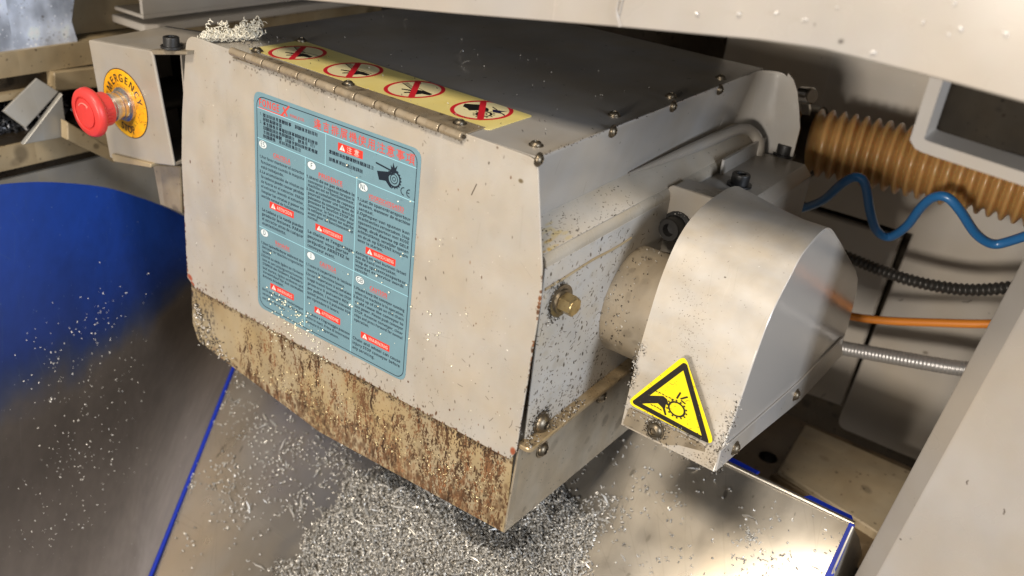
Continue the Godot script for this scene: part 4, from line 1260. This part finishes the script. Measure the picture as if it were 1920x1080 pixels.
func build_loose() -> void:
	var at := []; var col := []
	# top of the hood
	on_rect(Vector3(-0.33, 0.0008, -0.01), Vector3(0.325, 0, 0), Vector3(0, 0, -0.2), Vector3.UP, 90, 0.0009, at, col, 0.55)
	on_rect(Vector3(-0.34, 0.0008, -0.02), Vector3(0.05, 0, 0), Vector3(0, 0, -0.05), Vector3.UP, 60, 0.0011, at, col, 0.5)
	# shoulder, side, lip
	on_rect(Vector3(-0.0105, -0.0508, -0.006), Vector3(0.0185, -0.0102, 0), Vector3(0, 0, -0.16), Vector3(0.5, 0.86, 0), 170, 0.0010, at, col, 0.6, 0.8, 1.5)
	on_rect(Vector3(0.013, -0.072, -0.004), Vector3(0, -0.13, 0), Vector3(0, 0, -0.13), Vector3.RIGHT, 70, 0.0008, at, col, 0.6, 0.7, 1.7)
	on_rect(Vector3(0.0135, -0.185, -0.004), Vector3(0, -0.018, 0), Vector3(0, 0, -0.03), Vector3.RIGHT, 110, 0.0011, at, col, 0.75)
	on_rect(Vector3(0.013, -0.2015, 0.003), Vector3(0.009, 0, 0), Vector3(0, -0.001, -0.075), Vector3.UP, 130, 0.0011, at, col, 0.55)
	on_rect(Vector3(0.0136, -0.0992, -0.0239) + Vector3(0, 0.016, 0.013), Vector3(0, -0.032, 0), Vector3(0, 0, -0.016), Vector3.RIGHT, 170, 0.0011, at, col, 0.7)
	# along the rim of the hood, the edge of the flap, round the screws and under the hinge
	for q in [[Vector3(0.0004, 0.0012, -0.006), Vector3(0.0004, 0.0012, -0.34), 90, 0.0008, 1.5], [Vector3(0.0045, -0.0338, -0.0011), Vector3(0.0128, -0.0666, 0.0002), 50, 0.0009, 1.0], [Vector3(0.0132, -0.0738, 0.0007), Vector3(0.0132, -0.2084, 0.0067), 120, 0.0010, 1.0], [Vector3(-0.3423, -0.2211, 0.0050), Vector3(0.0074, -0.2211, 0.0050), 170, 0.0011, 0.7], [Vector3(-0.2724, 0.0020, 0.0020), Vector3(-0.0556, -0.0036, 0.0020), 120, 0.0008, 1.0]]:
		for i in q[2]:
			at.append(Transform3D(spin(q[3]), q[0].lerp(q[1], pow(rng.randf(), q[4])) + Vector3(rng.randfn(), rng.randfn(), rng.randfn()) * 0.0006))
			col.append(Color(0.05, 0.035, 0.025) * rng.randf_range(0.5, 1.6))
	for q in [[Vector3(0.0809, -0.1927, -0.0643), 0.0075, 120], [Vector3(0.0135, -0.1969, -0.0205), 0.008, 150], [Vector3(0.0136, -0.0992, -0.0239), 0.010, 110], [Vector3(0.0237, -0.0884, -0.1700), 0.010, 60], [Vector3(0.1205, -0.2254, -0.1279), 0.005, 40], [Vector3(0.1170, -0.2267, -0.1001), 0.005, 60]]:
		for i in q[2]:
			var a := rng.randf() * TAU; var rr: float = q[1] * rng.randf_range(0.75, 1.25)
			var dir := Vector3(0, sin(a), cos(a)) * rr if absf(q[0].x - 0.0135) < 0.001 or q[0].x > 0.119 else Vector3(cos(a), sin(a), 0) * rr
			at.append(Transform3D(spin(0.0009), q[0] + dir)); col.append(Color(0.03, 0.024, 0.018) if rng.randf() < 0.75 else chip_color())
	# drum and band of the guard
	for i in 90:
		var an := rng.randf_range(-0.5, 1.9)
		at.append(Transform3D(spin(0.0010), Vector3(0.0135 + rng.randf() * 0.022, -0.139 + sin(an) * 0.0425, -0.129 + cos(an) * 0.0425)))
		col.append(Color(0.04, 0.032, 0.025) if rng.randf() < 0.6 else chip_color())
	var nG: Vector3 = Vector3(-0.1113, 0.1387, 0.9841)
	for q in [[Vector3(0.0545, -0.1921, -0.0694), Vector3(0.1210, -0.1839, -0.0631), 110], [Vector3(0.0529, -0.1777, -0.0716), Vector3(0.0534, -0.1374, -0.0772), 90], [Vector3(0.1294, -0.1980, -0.0601), Vector3(0.1314, -0.1439, -0.0675), 130], [Vector3(0.0689, -0.2020, -0.0664), Vector3(0.1294, -0.1980, -0.0601), 80]]:
		for i in q[2]:
			var p: Vector3 = q[0].lerp(q[1], rng.randf())
			at.append(Transform3D(spin(0.0011), p + nG * 0.0006 + Vector3(rng.randfn() * 0.002, rng.randfn() * 0.003, 0)))
			col.append(Color(0.05, 0.04, 0.03) if rng.randf() < 0.5 else chip_color())
	scatter("clinging_chips", "dark and bright metal crumbs clinging to the oily conveyor head", "metal chips", 0, M.crumb, at, col)
	# bright flecks on the flap and the label
	at = []; col = []
	var nF: Vector3 = Vector3(0.0000, 0.0364, 0.9993)
	for q in [[Vector3(-0.2283, -0.1826, 0.0078), 0.011, 26], [Vector3(-0.2031, -0.1919, 0.0082), 0.015, 46], [Vector3(-0.1784, -0.2058, 0.0087), 0.012, 26], [Vector3(-0.2220, -0.2096, 0.0088), 0.018, 30], [Vector3(-0.1241, -0.1416, 0.0064), 0.07, 60]]:
		for i in q[2]:
			var p: Vector3 = q[0] + Vector3(rng.randfn(), rng.randfn(), 0) * q[1] * 0.6
			at.append(Transform3D(spin(0.0012), p)); col.append(Color(0.9, 0.85, 0.62))
	scatter("bright_flecks", "pale gold metal flecks stuck over the lower left of the blue label", "metal flecks", 2, M.chip, at, col)
	# flecks on the wing and on the skirt
	at = []; col = []
	var nW: Vector3 = Vector3(0.9325, 0.3333, -0.1394)
	for i in 420:
		var p: Vector3 = (Vector3(-0.4366, -0.2592, 0.1072) as Vector3).lerp(Vector3(-0.4559, -0.2715, -0.0510), rng.randf()).lerp((Vector3(-0.3651, -0.4275, 0.1835) as Vector3).lerp(Vector3(-0.3648, -0.4732, 0.0762), rng.randf()), rng.randf())
		if i % 3 == 0: p = (Vector3(-0.4438, -0.2767, 0.0175) as Vector3).lerp(Vector3(-0.4126, -0.3227, 0.1164), rng.randf()) + Vector3(0, rng.randfn(), rng.randfn()) * 0.022
		at.append(Transform3D(spin(rng.randf_range(0.0005, 0.0012)), p - nW * 0.012)); col.append(Color(0.9, 0.86, 0.78))
	scatter("wing_flecks", "small bright metal flecks stuck on the blue and brown wing sheet", "metal flecks", 0, M.chip, at, col)
	at = []; col = []
	for i in 420:
		var f := rng.randf()
		var p: Vector3 = (Vector3(-0.2719, -0.2768, 0.0045) as Vector3).lerp(Vector3(0.0003, -0.2709, 0.0045), f).lerp((Vector3(-0.2089, -0.2421, 0.0045) as Vector3).lerp(Vector3(0.0042, -0.2386, 0.0045), f), pow(rng.randf(), 1.6))
		at.append(Transform3D(spin(0.0010), p)); col.append(Color(0.8, 0.66, 0.36) if rng.randf() < 0.6 else Color(0.07, 0.05, 0.035))
	for i in 160:
		var p2: Vector3 = (Vector3(-0.3441, -0.2302, 0.0045) as Vector3).lerp(Vector3(-0.3417, -0.2742, 0.0045), rng.randf()).lerp(Vector3(-0.2940, -0.2814, 0.0045), pow(rng.randf(), 2.0))
		at.append(Transform3D(spin(0.0016), p2 + Vector3(rng.randfn() * 0.003, rng.randfn() * 0.003, 0))); col.append(Color(0.05, 0.042, 0.035) if rng.randf() < 0.6 else Color(0.6, 0.56, 0.5))
	scatter("skirt_flecks", "golden and dark crumbs stuck along the lower edge of the rusty skirt", "metal flecks", 0, M.chip, at, col)
	# fluffy tangle of fine turnings on the left rear corner of the hood
	var s := Shape.new()
	var c0: Vector3 = Vector3(-0.3135, 0.0020, -0.0306)
	for i in 130:
		var side := rng.randf_range(-1, 1)
		var o := c0 + Vector3(side * 0.006, 0.001 + absf(rng.randfn()) * 0.0055, -side * 0.022 + rng.randfn() * 0.003)
		var ax := Vector3(rng.randfn(), rng.randfn() * 0.7, rng.randfn()).normalized()
		var u := ax.cross(Vector3(0.3, 1, 0.2)).normalized(); var v := ax.cross(u)
		var r := rng.randf_range(0.0009, 0.0022); var turns := rng.randf_range(1.2, 3.2)
		var path := []
		for k in int(turns * 9): path.append(o + (u * cos(k * 0.7) + v * sin(k * 0.7)) * r * (1.0 + 0.25 * sin(k * 0.4)) + ax * (k * 0.00034 - turns * 0.0015))
		for k in path.size(): path[k].y = maxf(path[k].y, 0.0009)
		s.tube(path, rng.randf_range(0.00014, 0.00036), 4)
	var loop := []
	for k in 16: loop.append(Vector3(-0.3405, 0.0042, -0.0750) + Vector3(cos(k * 0.42 + 2.6) * 0.0042, sin(k * 0.42 + 2.6) * 0.006, sin(k * 0.3) * 0.002))
	s.tube(loop, 0.0004, 6)
	tag(obj("turnings_tangle", s, M.cotton), "cream fluffy tangle of fine curled turnings on the hood's left corner", "turnings")
	# single thin shavings on the dark part of the hood
	var spots := [[Vector3(-0.1865, 0.0010, -0.1551), 0.005, 0.6], [Vector3(-0.1638, 0.0010, -0.1295), 0.004, -0.4], [Vector3(-0.3102, 0.0010, -0.1945), 0.0045, 0.8], [Vector3(-0.2926, 0.0010, -0.2035), 0.004, 0.3]]
	for i in spots.size():
		s = Shape.new()
		var q: Vector3 = spots[i][0]; var l: float = spots[i][1]; var d := Vector3(cos(spots[i][2]), 0.5, sin(spots[i][2])).normalized()
		s.tube(smooth_path([q, q + d * l + Vector3(0, 0.001, 0), q + d * l * 2.0], 4), [0.0002, 0.0004, 0.0006, 0.0007, 0.0008, 0.0007, 0.0006, 0.0004, 0.0002], 5)
		tag(obj("steel_shaving", s, M.chrome), ["thin bright shaving behind the third prohibition sign, leaning right", "short bright shaving just below the leaning one on the dark hood", "bright shaving at the far left under the cover edge", "bright shaving second from the left under the cover edge"][i], "shaving", "shavings on the hood")

# ---------------------------------------------------------------- hoses and cables
func ribbed(path: Array, r: float, pitch: float, depth: float, sides: int, per := 6) -> Shape:
	var pts := smooth_path(path, 40)
	var out := []; var rad := []
	var total := 0.0
	for i in pts.size() - 1: total += pts[i].distance_to(pts[i + 1])
	var steps := int(total / pitch * per)
	var seg := 0; var run := 0.0
	for k in steps + 1:
		var want := total * k / steps
		while seg < pts.size() - 2 and run + pts[seg].distance_to(pts[seg + 1]) < want:
			run += pts[seg].distance_to(pts[seg + 1]); seg += 1
		var d: float = pts[seg].distance_to(pts[seg + 1])
		out.append(pts[seg].lerp(pts[seg + 1], clampf((want - run) / maxf(d, 1e-6), 0, 1)))
		var ph := float(k % per) / per
		rad.append(r - depth * pow(0.5 + 0.5 * cos(TAU * ph), 1.6))
	var s := Shape.new()
	s.crease = 70
	return s.tube(out, rad, sides)

func build_lines() -> void:
	var hp := [Vector3(0.0190, -0.0795, -0.4400), Vector3(0.0409, -0.0768, -0.4400), Vector3(0.0897, -0.0762, -0.4500), Vector3(0.1562, -0.0741, -0.4550), Vector3(0.2360, -0.0737, -0.4600)]
	var t := thing("suction_hose", "thick amber ribbed suction hose running behind the conveyor hood", "hose", hp[0])
	obj("hose_wall", ribbed(hp, 0.033, 0.0104, 0.0070, 28, 8), M.hose, t)
	var s := Shape.new()
	var cd: Vector3 = (hp[1] - hp[0]).normalized()
	s.lathe(hp[0] + cd * 0.006, cd, [[0.033, 0], [0.0345, 0], [0.0345, 0.012], [0.033, 0.012]], 30)
	var cl := obj("hose_clamp", s, M.dark_steel, t)
	s = Shape.new()
	s.lathe(Vector3(0.0169, -0.0315, -0.4200), Vector3(0.8, 0.2, 0.4), [[0.008, 0], [0.008, 0.012], [0.0065, 0.014], [0.001, 0.014]], 14)
	s.box(Vector3(0.0211, -0.0407, -0.4250), Vector3(0.008, 0.022, 0.006), Basis(Vector3.BACK, 0.4))
	obj("clamp_bolt", s, M.chrome, cl)
	s = Shape.new()
	s.tube(smooth_path([Vector3(0.0223, -0.1563, -0.4400), Vector3(0.0455, -0.1400, -0.4300), Vector3(0.0652, -0.1201, -0.4100), Vector3(0.0817, -0.0939, -0.3900), Vector3(0.0930, -0.0824, -0.3850), Vector3(0.1027, -0.0861, -0.3850), Vector3(0.1122, -0.1136, -0.3950), Vector3(0.1195, -0.1341, -0.4100), Vector3(0.1303, -0.1401, -0.4200), Vector3(0.1432, -0.1216, -0.4100), Vector3(0.1518, -0.0965, -0.3950), Vector3(0.1604, -0.0808, -0.3850), Vector3(0.1715, -0.0759, -0.3800), Vector3(0.1837, -0.0852, -0.3850), Vector3(0.2003, -0.1063, -0.4000), Vector3(0.2142, -0.1144, -0.4100), Vector3(0.2252, -0.1085, -0.4100), Vector3(0.2419, -0.0910, -0.4000)], 6), 0.0042, 14)
	tag(obj("air_tube", s, M.blue_tube), "blue coiled air tube waving in front of the rear panel", "air tube")
	tag(obj("conduit", ribbed([Vector3(0.0743, -0.1881, -0.4600), Vector3(0.0969, -0.1897, -0.4600), Vector3(0.1253, -0.1895, -0.4550), Vector3(0.1572, -0.1875, -0.4500), Vector3(0.1907, -0.1827, -0.4500), Vector3(0.2188, -0.1734, -0.4500), Vector3(0.2593, -0.1515, -0.4500)], 0.0062, 0.0050, 0.0016, 14, 5), M.conduit), "black corrugated conduit sagging below the blue air tube", "conduit")
	s = Shape.new()
	s.tube(smooth_path([Vector3(0.0840, -0.2425, -0.4400), Vector3(0.1128, -0.2415, -0.4400), Vector3(0.1471, -0.2328, -0.4400), Vector3(0.1932, -0.2159, -0.4400), Vector3(0.2318, -0.2008, -0.4400), Vector3(0.2750, -0.1809, -0.4400)], 6), 0.0041, 14)
	tag(obj("orange_cable", s, M.orange), "plain orange cable between chain guard and grey column", "cable")
	tag(obj("braided_hose", ribbed([Vector3(0.0841, -0.2922, -0.4600), Vector3(0.1125, -0.2891, -0.4600), Vector3(0.1504, -0.2785, -0.4550), Vector3(0.1958, -0.2658, -0.4500), Vector3(0.2308, -0.2566, -0.4500), Vector3(0.2914, -0.2332, -0.4500)], 0.0078, 0.0036, 0.0007, 16, 4), M.braid), "silver braided metal hose below the orange cable", "hose")

# ---------------------------------------------------------------- the machine around
func bar(b: Shape, y0: float, y1: float, x0: float, x1: float, z0: float, z1: float, bevel := 0.001) -> Shape:
	return b.box(Vector3((x0 + x1) / 2, (y0 + y1) / 2, (z0 + z1) / 2), Vector3(absf(x1 - x0), absf(y1 - y0), absf(z1 - z0)), Basis(), bevel)

func build_surroundings() -> void:
	var Z := Vector3.BACK; var X := Vector3.RIGHT; var Y := Vector3.UP
	var s := Shape.new()
	s.box(Vector3(0, -1.02, 0), Vector3(8, 0.04, 8))
	var fl := obj("floor", s, M.concrete)
	fl.set_meta("kind", "structure")
	# cover over the conveyor
	var t := thing("machine_cover", "large smooth beige machine cover hanging over the conveyor hood", "machine cover", Vector3(-0.1, 0.05, 0))
	s = Shape.new()
	s.slab(rounded([Vector3(-0.2478, 0.0496, 0.0000), Vector3(-0.1987, 0.0555, 0.0000), Vector3(-0.0698, 0.0707, 0.0000), Vector3(0.0382, 0.0844, 0.0000), Vector3(0.1168, 0.0935, 0.0000), Vector3(0.1476, 0.0957, 0.0000), Vector3(0.1675, 0.0951, 0.0000), Vector3(0.1979, 0.0939, 0.0000), Vector3(0.2489, 0.0912, 0.0000), Vector3(0.45, 0.5, 0), Vector3(-0.62, 0.5, 0), Vector3(-0.62, 0.05, 0)], [0, 0, 0.05, 0.05, 0.04, 0.04, 0.03, 0.03, 0, 0, 0, 0]), Z, 0.003, 0.0008)
	var sh := obj("front_sheet", s, M.paint_clean, t)
	s = Shape.new()
	s.tube([Vector3(0.0395, 0.0983, 0.0006), Vector3(0.0390, 0.0933, 0.0006), Vector3(0.0404, 0.0892, 0.0006), Vector3(0.0427, 0.0853, 0.0006)], 0.0011, 6)
	s.tube([Vector3(0.0418, 0.0997, 0.0006), Vector3(0.0411, 0.0948, 0.0006), Vector3(0.0410, 0.0915, 0.0006)], 0.0007, 6)
	obj("paint_run", s, M.paint_clean, sh)
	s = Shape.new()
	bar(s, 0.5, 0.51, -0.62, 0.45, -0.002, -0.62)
	obj("light_block_roof", s, M.dark_steel, t)  # unseen roof, added to keep the space under the cover dark
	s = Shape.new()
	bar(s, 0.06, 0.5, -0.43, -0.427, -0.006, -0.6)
	obj("light_block_side", s, M.dark_steel, t)  # unseen sheet, added to block ambient light from the left
	var fa := []; var fc := []
	for p in [Vector3(0.0841, 0.0999, 0.0010), Vector3(0.1055, 0.1040, 0.0010), Vector3(0.1362, 0.1073, 0.0010), Vector3(0.1379, 0.1074, 0.0010), Vector3(0.1503, 0.1149, 0.0010), Vector3(0.1871, 0.1159, 0.0010), Vector3(0.1985, 0.1128, 0.0010), Vector3(0.2023, 0.1158, 0.0010), Vector3(0.2195, 0.1183, 0.0010), Vector3(0.2202, 0.1168, 0.0010), Vector3(0.1708, 0.0988, 0.0010), Vector3(0.1968, 0.1252, 0.0010), Vector3(0.1235, 0.1076, 0.0010)]:
		fa.append(Transform3D(spin(0.0016), p)); fc.append(Color(0.85, 0.82, 0.78))
	scatter("cover_flecks", "few tiny pale metal flecks stuck on the machine cover", "metal flecks", 0, M.chip, fa, fc)
	# channel hanging under the cover
	s = Shape.new()
	var ca: Vector3 = Vector3(0.1878, 0.0817, -0.0500); var cb: Vector3 = Vector3(0.1874, 0.0521, -0.0500); var cc: Vector3 = Vector3(0.1946, 0.0471, -0.0500); var cd: Vector3 = Vector3(0.2593, 0.0431, -0.0500)
	var th := 0.0062
	var prof := [Vector2(cd.x, cc.y - 0.004), Vector2(cc.x + 0.006, cc.y), Vector2(cc.x, cc.y + 0.0005), Vector2(cb.x + 0.0035, cb.y - 0.0035), Vector2(cb.x, cb.y), Vector2(ca.x, ca.y + 0.02)]
	bent_sheet(s, prof, Vector3(0, 0, -0.05), X, Y, Vector3(0, 0, -0.3), -th)
	var ch := obj("support_channel", s, M.paint_clean)
	tag(ch, "pale steel channel hanging under the cover above the amber hose", "steel channel")
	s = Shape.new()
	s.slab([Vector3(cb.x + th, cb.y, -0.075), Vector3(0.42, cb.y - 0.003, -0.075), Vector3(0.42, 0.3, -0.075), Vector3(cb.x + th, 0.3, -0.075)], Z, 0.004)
	obj("shade_web", s, M.channel_shade, ch)  # dark sheet set in to paint the unlit inside of the channel
	# column on the right
	s = Shape.new()
	var lo: Vector3 = Vector3(0.2250, -0.3002, -0.2000); var hi: Vector3 = Vector3(0.2489, -0.0438, -0.2000)
	var d := (hi - lo) / (hi.y - lo.y)
	var r0 := []; var r1 := []
	for q in [[0.0, -0.6], [0.0, -0.202], [0.001, -0.2], [0.0135, -0.1865], [0.0155, -0.186], [0.4, -0.186], [0.4, -0.6]]:
		r0.append(lo + d * (-0.75 - lo.y) + Vector3(q[0], 0, q[1] + 0.2)); r1.append(lo + d * (0.5 - lo.y) + Vector3(q[0], 0, q[1] + 0.2))
	s.crease = 20
	s.loft([r0, r1])
	tag(obj("machine_column", s, M.paint_clean), "smooth pale grey machine column in the right foreground", "machine column")
	# rear panel with a separate door
	s = Shape.new()
	s.slab(rounded([Vector3(-0.12, 0.5, -0.55), Vector3(0.7, 0.5, -0.55), Vector3(0.7, -0.44, -0.55), Vector3(0.1158, -0.4414, -0.5500), Vector3(0.1295, -0.1796, -0.5500), Vector3(-0.12, -0.181, -0.55)], [0, 0, 0, 0.012, 0.001, 0]), Z, 0.025, 0.002)
	var body := thing("machine_tool", "pale painted machine wall behind the cables with recessed door and stained base", "machine tool", Vector3(0.1, -0.4, -0.5))
	obj("rear_panel", s, M.wall, body)
	s = Shape.new()
	s.slab([Vector3(-0.9, -0.192, -0.565), Vector3(0.1181, -0.1928, -0.5650), Vector3(0.1127, -0.4208, -0.5650), Vector3(-0.0242, -0.4298, -0.5650), Vector3(-0.9, -0.40, -0.565)], Z, 0.012, 0.002)
	obj("rear_door", s, M.wall, body)
	s = Shape.new()
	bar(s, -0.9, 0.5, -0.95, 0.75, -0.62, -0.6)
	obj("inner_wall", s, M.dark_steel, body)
	# base with bolt hole, pale machined ledge
	var base := body
	var hole: Vector3 = Vector3(0.0819, -0.4200, -0.4047)
	var csg := CSGCombiner3D.new()
	csg.name = "base_plate"
	base.add_child(csg)
	csg.position = -base.position
	var bx := CSGBox3D.new(); bx.name = "plate_block"; bx.size = Vector3(0.4, 0.03, 0.16); bx.position = Vector3(0.1, -0.435, -0.42); bx.material = M.base_brown
	csg.add_child(bx)
	var cy := CSGCylinder3D.new(); cy.name = "bolt_hole"; cy.radius = 0.0105; cy.height = 0.08; cy.sides = 24; cy.position = hole; cy.operation = CSGShape3D.OPERATION_SUBTRACTION; cy.material = M.black
	csg.add_child(cy)
	s = Shape.new()
	s.slab([Vector3(0.1019, -0.4100, -0.3789), Vector3(0.0947, -0.4100, -0.4805), Vector3(0.2210, -0.4100, -0.4786), Vector3(0.2193, -0.4100, -0.3526)], Y, 0.03, 0.0015)
	obj("ledge", s, M.base_pale, base)
	s = Shape.new()
	s.slab([Vector3(0.0970, -0.4160, -0.3736), Vector3(0.0997, -0.4160, -0.3914), Vector3(0.1423, -0.4160, -0.3884), Vector3(0.1438, -0.4160, -0.3676)], Y, 0.012, 0.001)
	obj("key_block", s, M.base_brown, base)
	build_left()

func build_left() -> void:
	var X := Vector3.RIGHT; var Y := Vector3.UP; var Z := Vector3.BACK
	var s := Shape.new()
	# tan rails that run away along the left of the conveyor
	var t := thing("guide_rail", "grimy tan steel rail running back on the left, above the chip tray", "rail", Vector3(-0.62, -0.09, -0.1))
	bar(s, -0.087, -0.0635, -0.68, -0.6, 0.2, -0.5, 0.002)
	obj("rail_bar", s, M.oldtan, t)
	s = Shape.new()
	bar(s, -0.108, -0.1015, -0.68, -0.597, 0.2, -0.5, 0.001)
	obj("rail_lip", s, M.oldtan, t)
	s = Shape.new()
	bar(s, -0.1012, -0.0872, -0.69, -0.606, 0.2, -0.5)
	obj("rail_groove", s, M.dark_steel, t)
	t = thing("lower_rail", "worn tan lower rail with a metal edge under the chip tray", "rail", Vector3(-0.62, -0.18, -0.1))
	s = Shape.new()
	bar(s, -0.176, -0.152, -0.70, -0.597, 0.2, -0.5, 0.003)
	obj("rail_bar", s, M.oldtan, t)
	s = Shape.new()
	bar(s, -0.186, -0.1765, -0.70, -0.604, 0.2, -0.5)
	obj("rail_groove", s, M.dark_steel, t)
	s = Shape.new()
	bar(s, -0.30, -0.1865, -0.70, -0.6, 0.2, -0.5, 0.002)
	obj("apron", s, M.plate_steel, t)
	s = Shape.new()
	bar(s, -0.165, 0.2, -0.74, -0.70, 0.2, -0.5)
	tag(obj("tray_wall", s, M.dark_steel), "dark oily back wall of the chip tray behind the rails", "wall")
	# pale rough plate above the rails
	s = Shape.new()
	s.slab([Vector3(-0.6050, 0.0139, 0.0415), Vector3(-0.6050, 0.0161, -0.0779), Vector3(-0.6050, -0.0435, -0.0613), Vector3(-0.6050, -0.0689, -0.0655), Vector3(-0.6050, -0.0654, 0.0139), Vector3(-0.6050, -0.0639, 0.0567)], X, 0.03, 0.001)
	tag(obj("galvanised_plate", s, M.galvanised), "pale rough galvanised plate in the upper left corner", "plate")
	s = Shape.new()
	bar(s, -0.062, 0.2, -0.69, -0.625, 0.0, -0.5)
	tag(obj("rear_plate", s, M.oldtan), "shaded brownish plate behind the galvanised plate", "plate")
	# hollow beam that comes in from the top
	t = thing("hollow_beam", "grey hollow steel beam end above the emergency stop box", "beam", Vector3(-0.5754, -0.0421, -0.1200))
	var k: Vector3 = Vector3(-0.5754, -0.0421, -0.1200)
	s = Shape.new()
	bar(s, k.y, k.y + 0.004, k.x - 0.09, k.x, k.z, k.z - 0.35, 0.001)
	bar(s, k.y + 0.0042, k.y + 0.08, k.x - 0.004, k.x, k.z, k.z - 0.35, 0.001)
	bar(s, k.y + 0.0042, k.y + 0.08, k.x - 0.09, k.x - 0.086, k.z, k.z - 0.35, 0.001)
	obj("beam_wall", s, M.wall, t)
	s = Shape.new()
	bar(s, k.y + 0.005, k.y + 0.08, k.x - 0.085, k.x - 0.005, k.z - 0.06, k.z - 0.07)
	obj("beam_web", s, M.dark_steel, t)
	s = Shape.new()
	s.slab(rounded([k + Vector3(-0.09, -0.004, 0.004), k + Vector3(0.004, -0.004, 0.004), k + Vector3(0.012, -0.004, -0.01), k + Vector3(0.012, -0.004, -0.3), k + Vector3(-0.09, -0.004, -0.3)], [0, 0.008, 0.008, 0, 0]), Y, 0.008, 0.001)
	obj("foot_plate", s, M.wall, t)
	# loose plates in the tray
	s = Shape.new()
	s.slab([Vector3(-0.5820, -0.1119, 0.0310), Vector3(-0.5820, -0.0865, -0.0070), Vector3(-0.5900, -0.1055, -0.0244), Vector3(-0.5900, -0.1342, 0.0144)], Vector3(1, 0.3, 0.1), 0.005, 0.0006)
	tag(obj("steel_offcut", s, M.plate_steel), "grey rectangular steel offcut leaning in the chip tray", "offcut")
	s = Shape.new()
	s.slab([Vector3(-0.5750, -0.1035, -0.0243), Vector3(-0.5750, -0.1468, -0.0227), Vector3(-0.5750, -0.1454, 0.0212)], X, 0.006, 0.0006)
	tag(obj("steel_gusset", s, M.plate_steel), "grey triangular steel gusset beside the red button", "gusset")
	s = Shape.new()
	s.slab([Vector3(-0.5930, -0.0871, -0.0285), Vector3(-0.5930, -0.0894, -0.0785), Vector3(-0.5930, -0.1101, -0.0756), Vector3(-0.5930, -0.1055, -0.0267)], X, 0.02, 0.001)
	tag(obj("stop_block", s, M.oldtan), "small grimy grey block on the rail left of the stop box", "block")
	s = Shape.new()
	s.slab([Vector3(-0.5600, -0.1263, -0.0170), Vector3(-0.5600, -0.1673, -0.0640), Vector3(-0.5600, -0.1801, -0.0612), Vector3(-0.5600, -0.1444, -0.0148)], X, 0.012, 0.001)
	tag(obj("strut", s, M.oldtan), "short tan strut slanting down behind the red button", "strut")
	# oily chips in the tray
	var at := []; var col := []
	for i in 900:
		var f := rng.randf()
		var p: Vector3 = (Vector3(-0.6100, -0.1396, 0.0398) as Vector3).lerp(Vector3(-0.6100, -0.1368, -0.0411), f) + Vector3(-rng.randf() * 0.08, rng.randfn() * 0.007 - 0.004 + 0.010 * rng.randf(), rng.randfn() * 0.01)
		at.append(Transform3D(spin(0.0048), p)); col.append(Color(0.03, 0.03, 0.032) if rng.randf() < 0.85 else Color(0.4, 0.4, 0.42))
	scatter("oily_chips", "black oily chips heaped in the tray between the tan rails", "metal chips", 0, M.crumb, at, col)
	s = Shape.new()
	bar(s, -0.152, -0.145, -0.70, -0.6, 0.2, -0.5)
	tag(obj("tray_floor", s, M.dark_steel), "dark oily floor of the chip tray under the black chips", "tray")
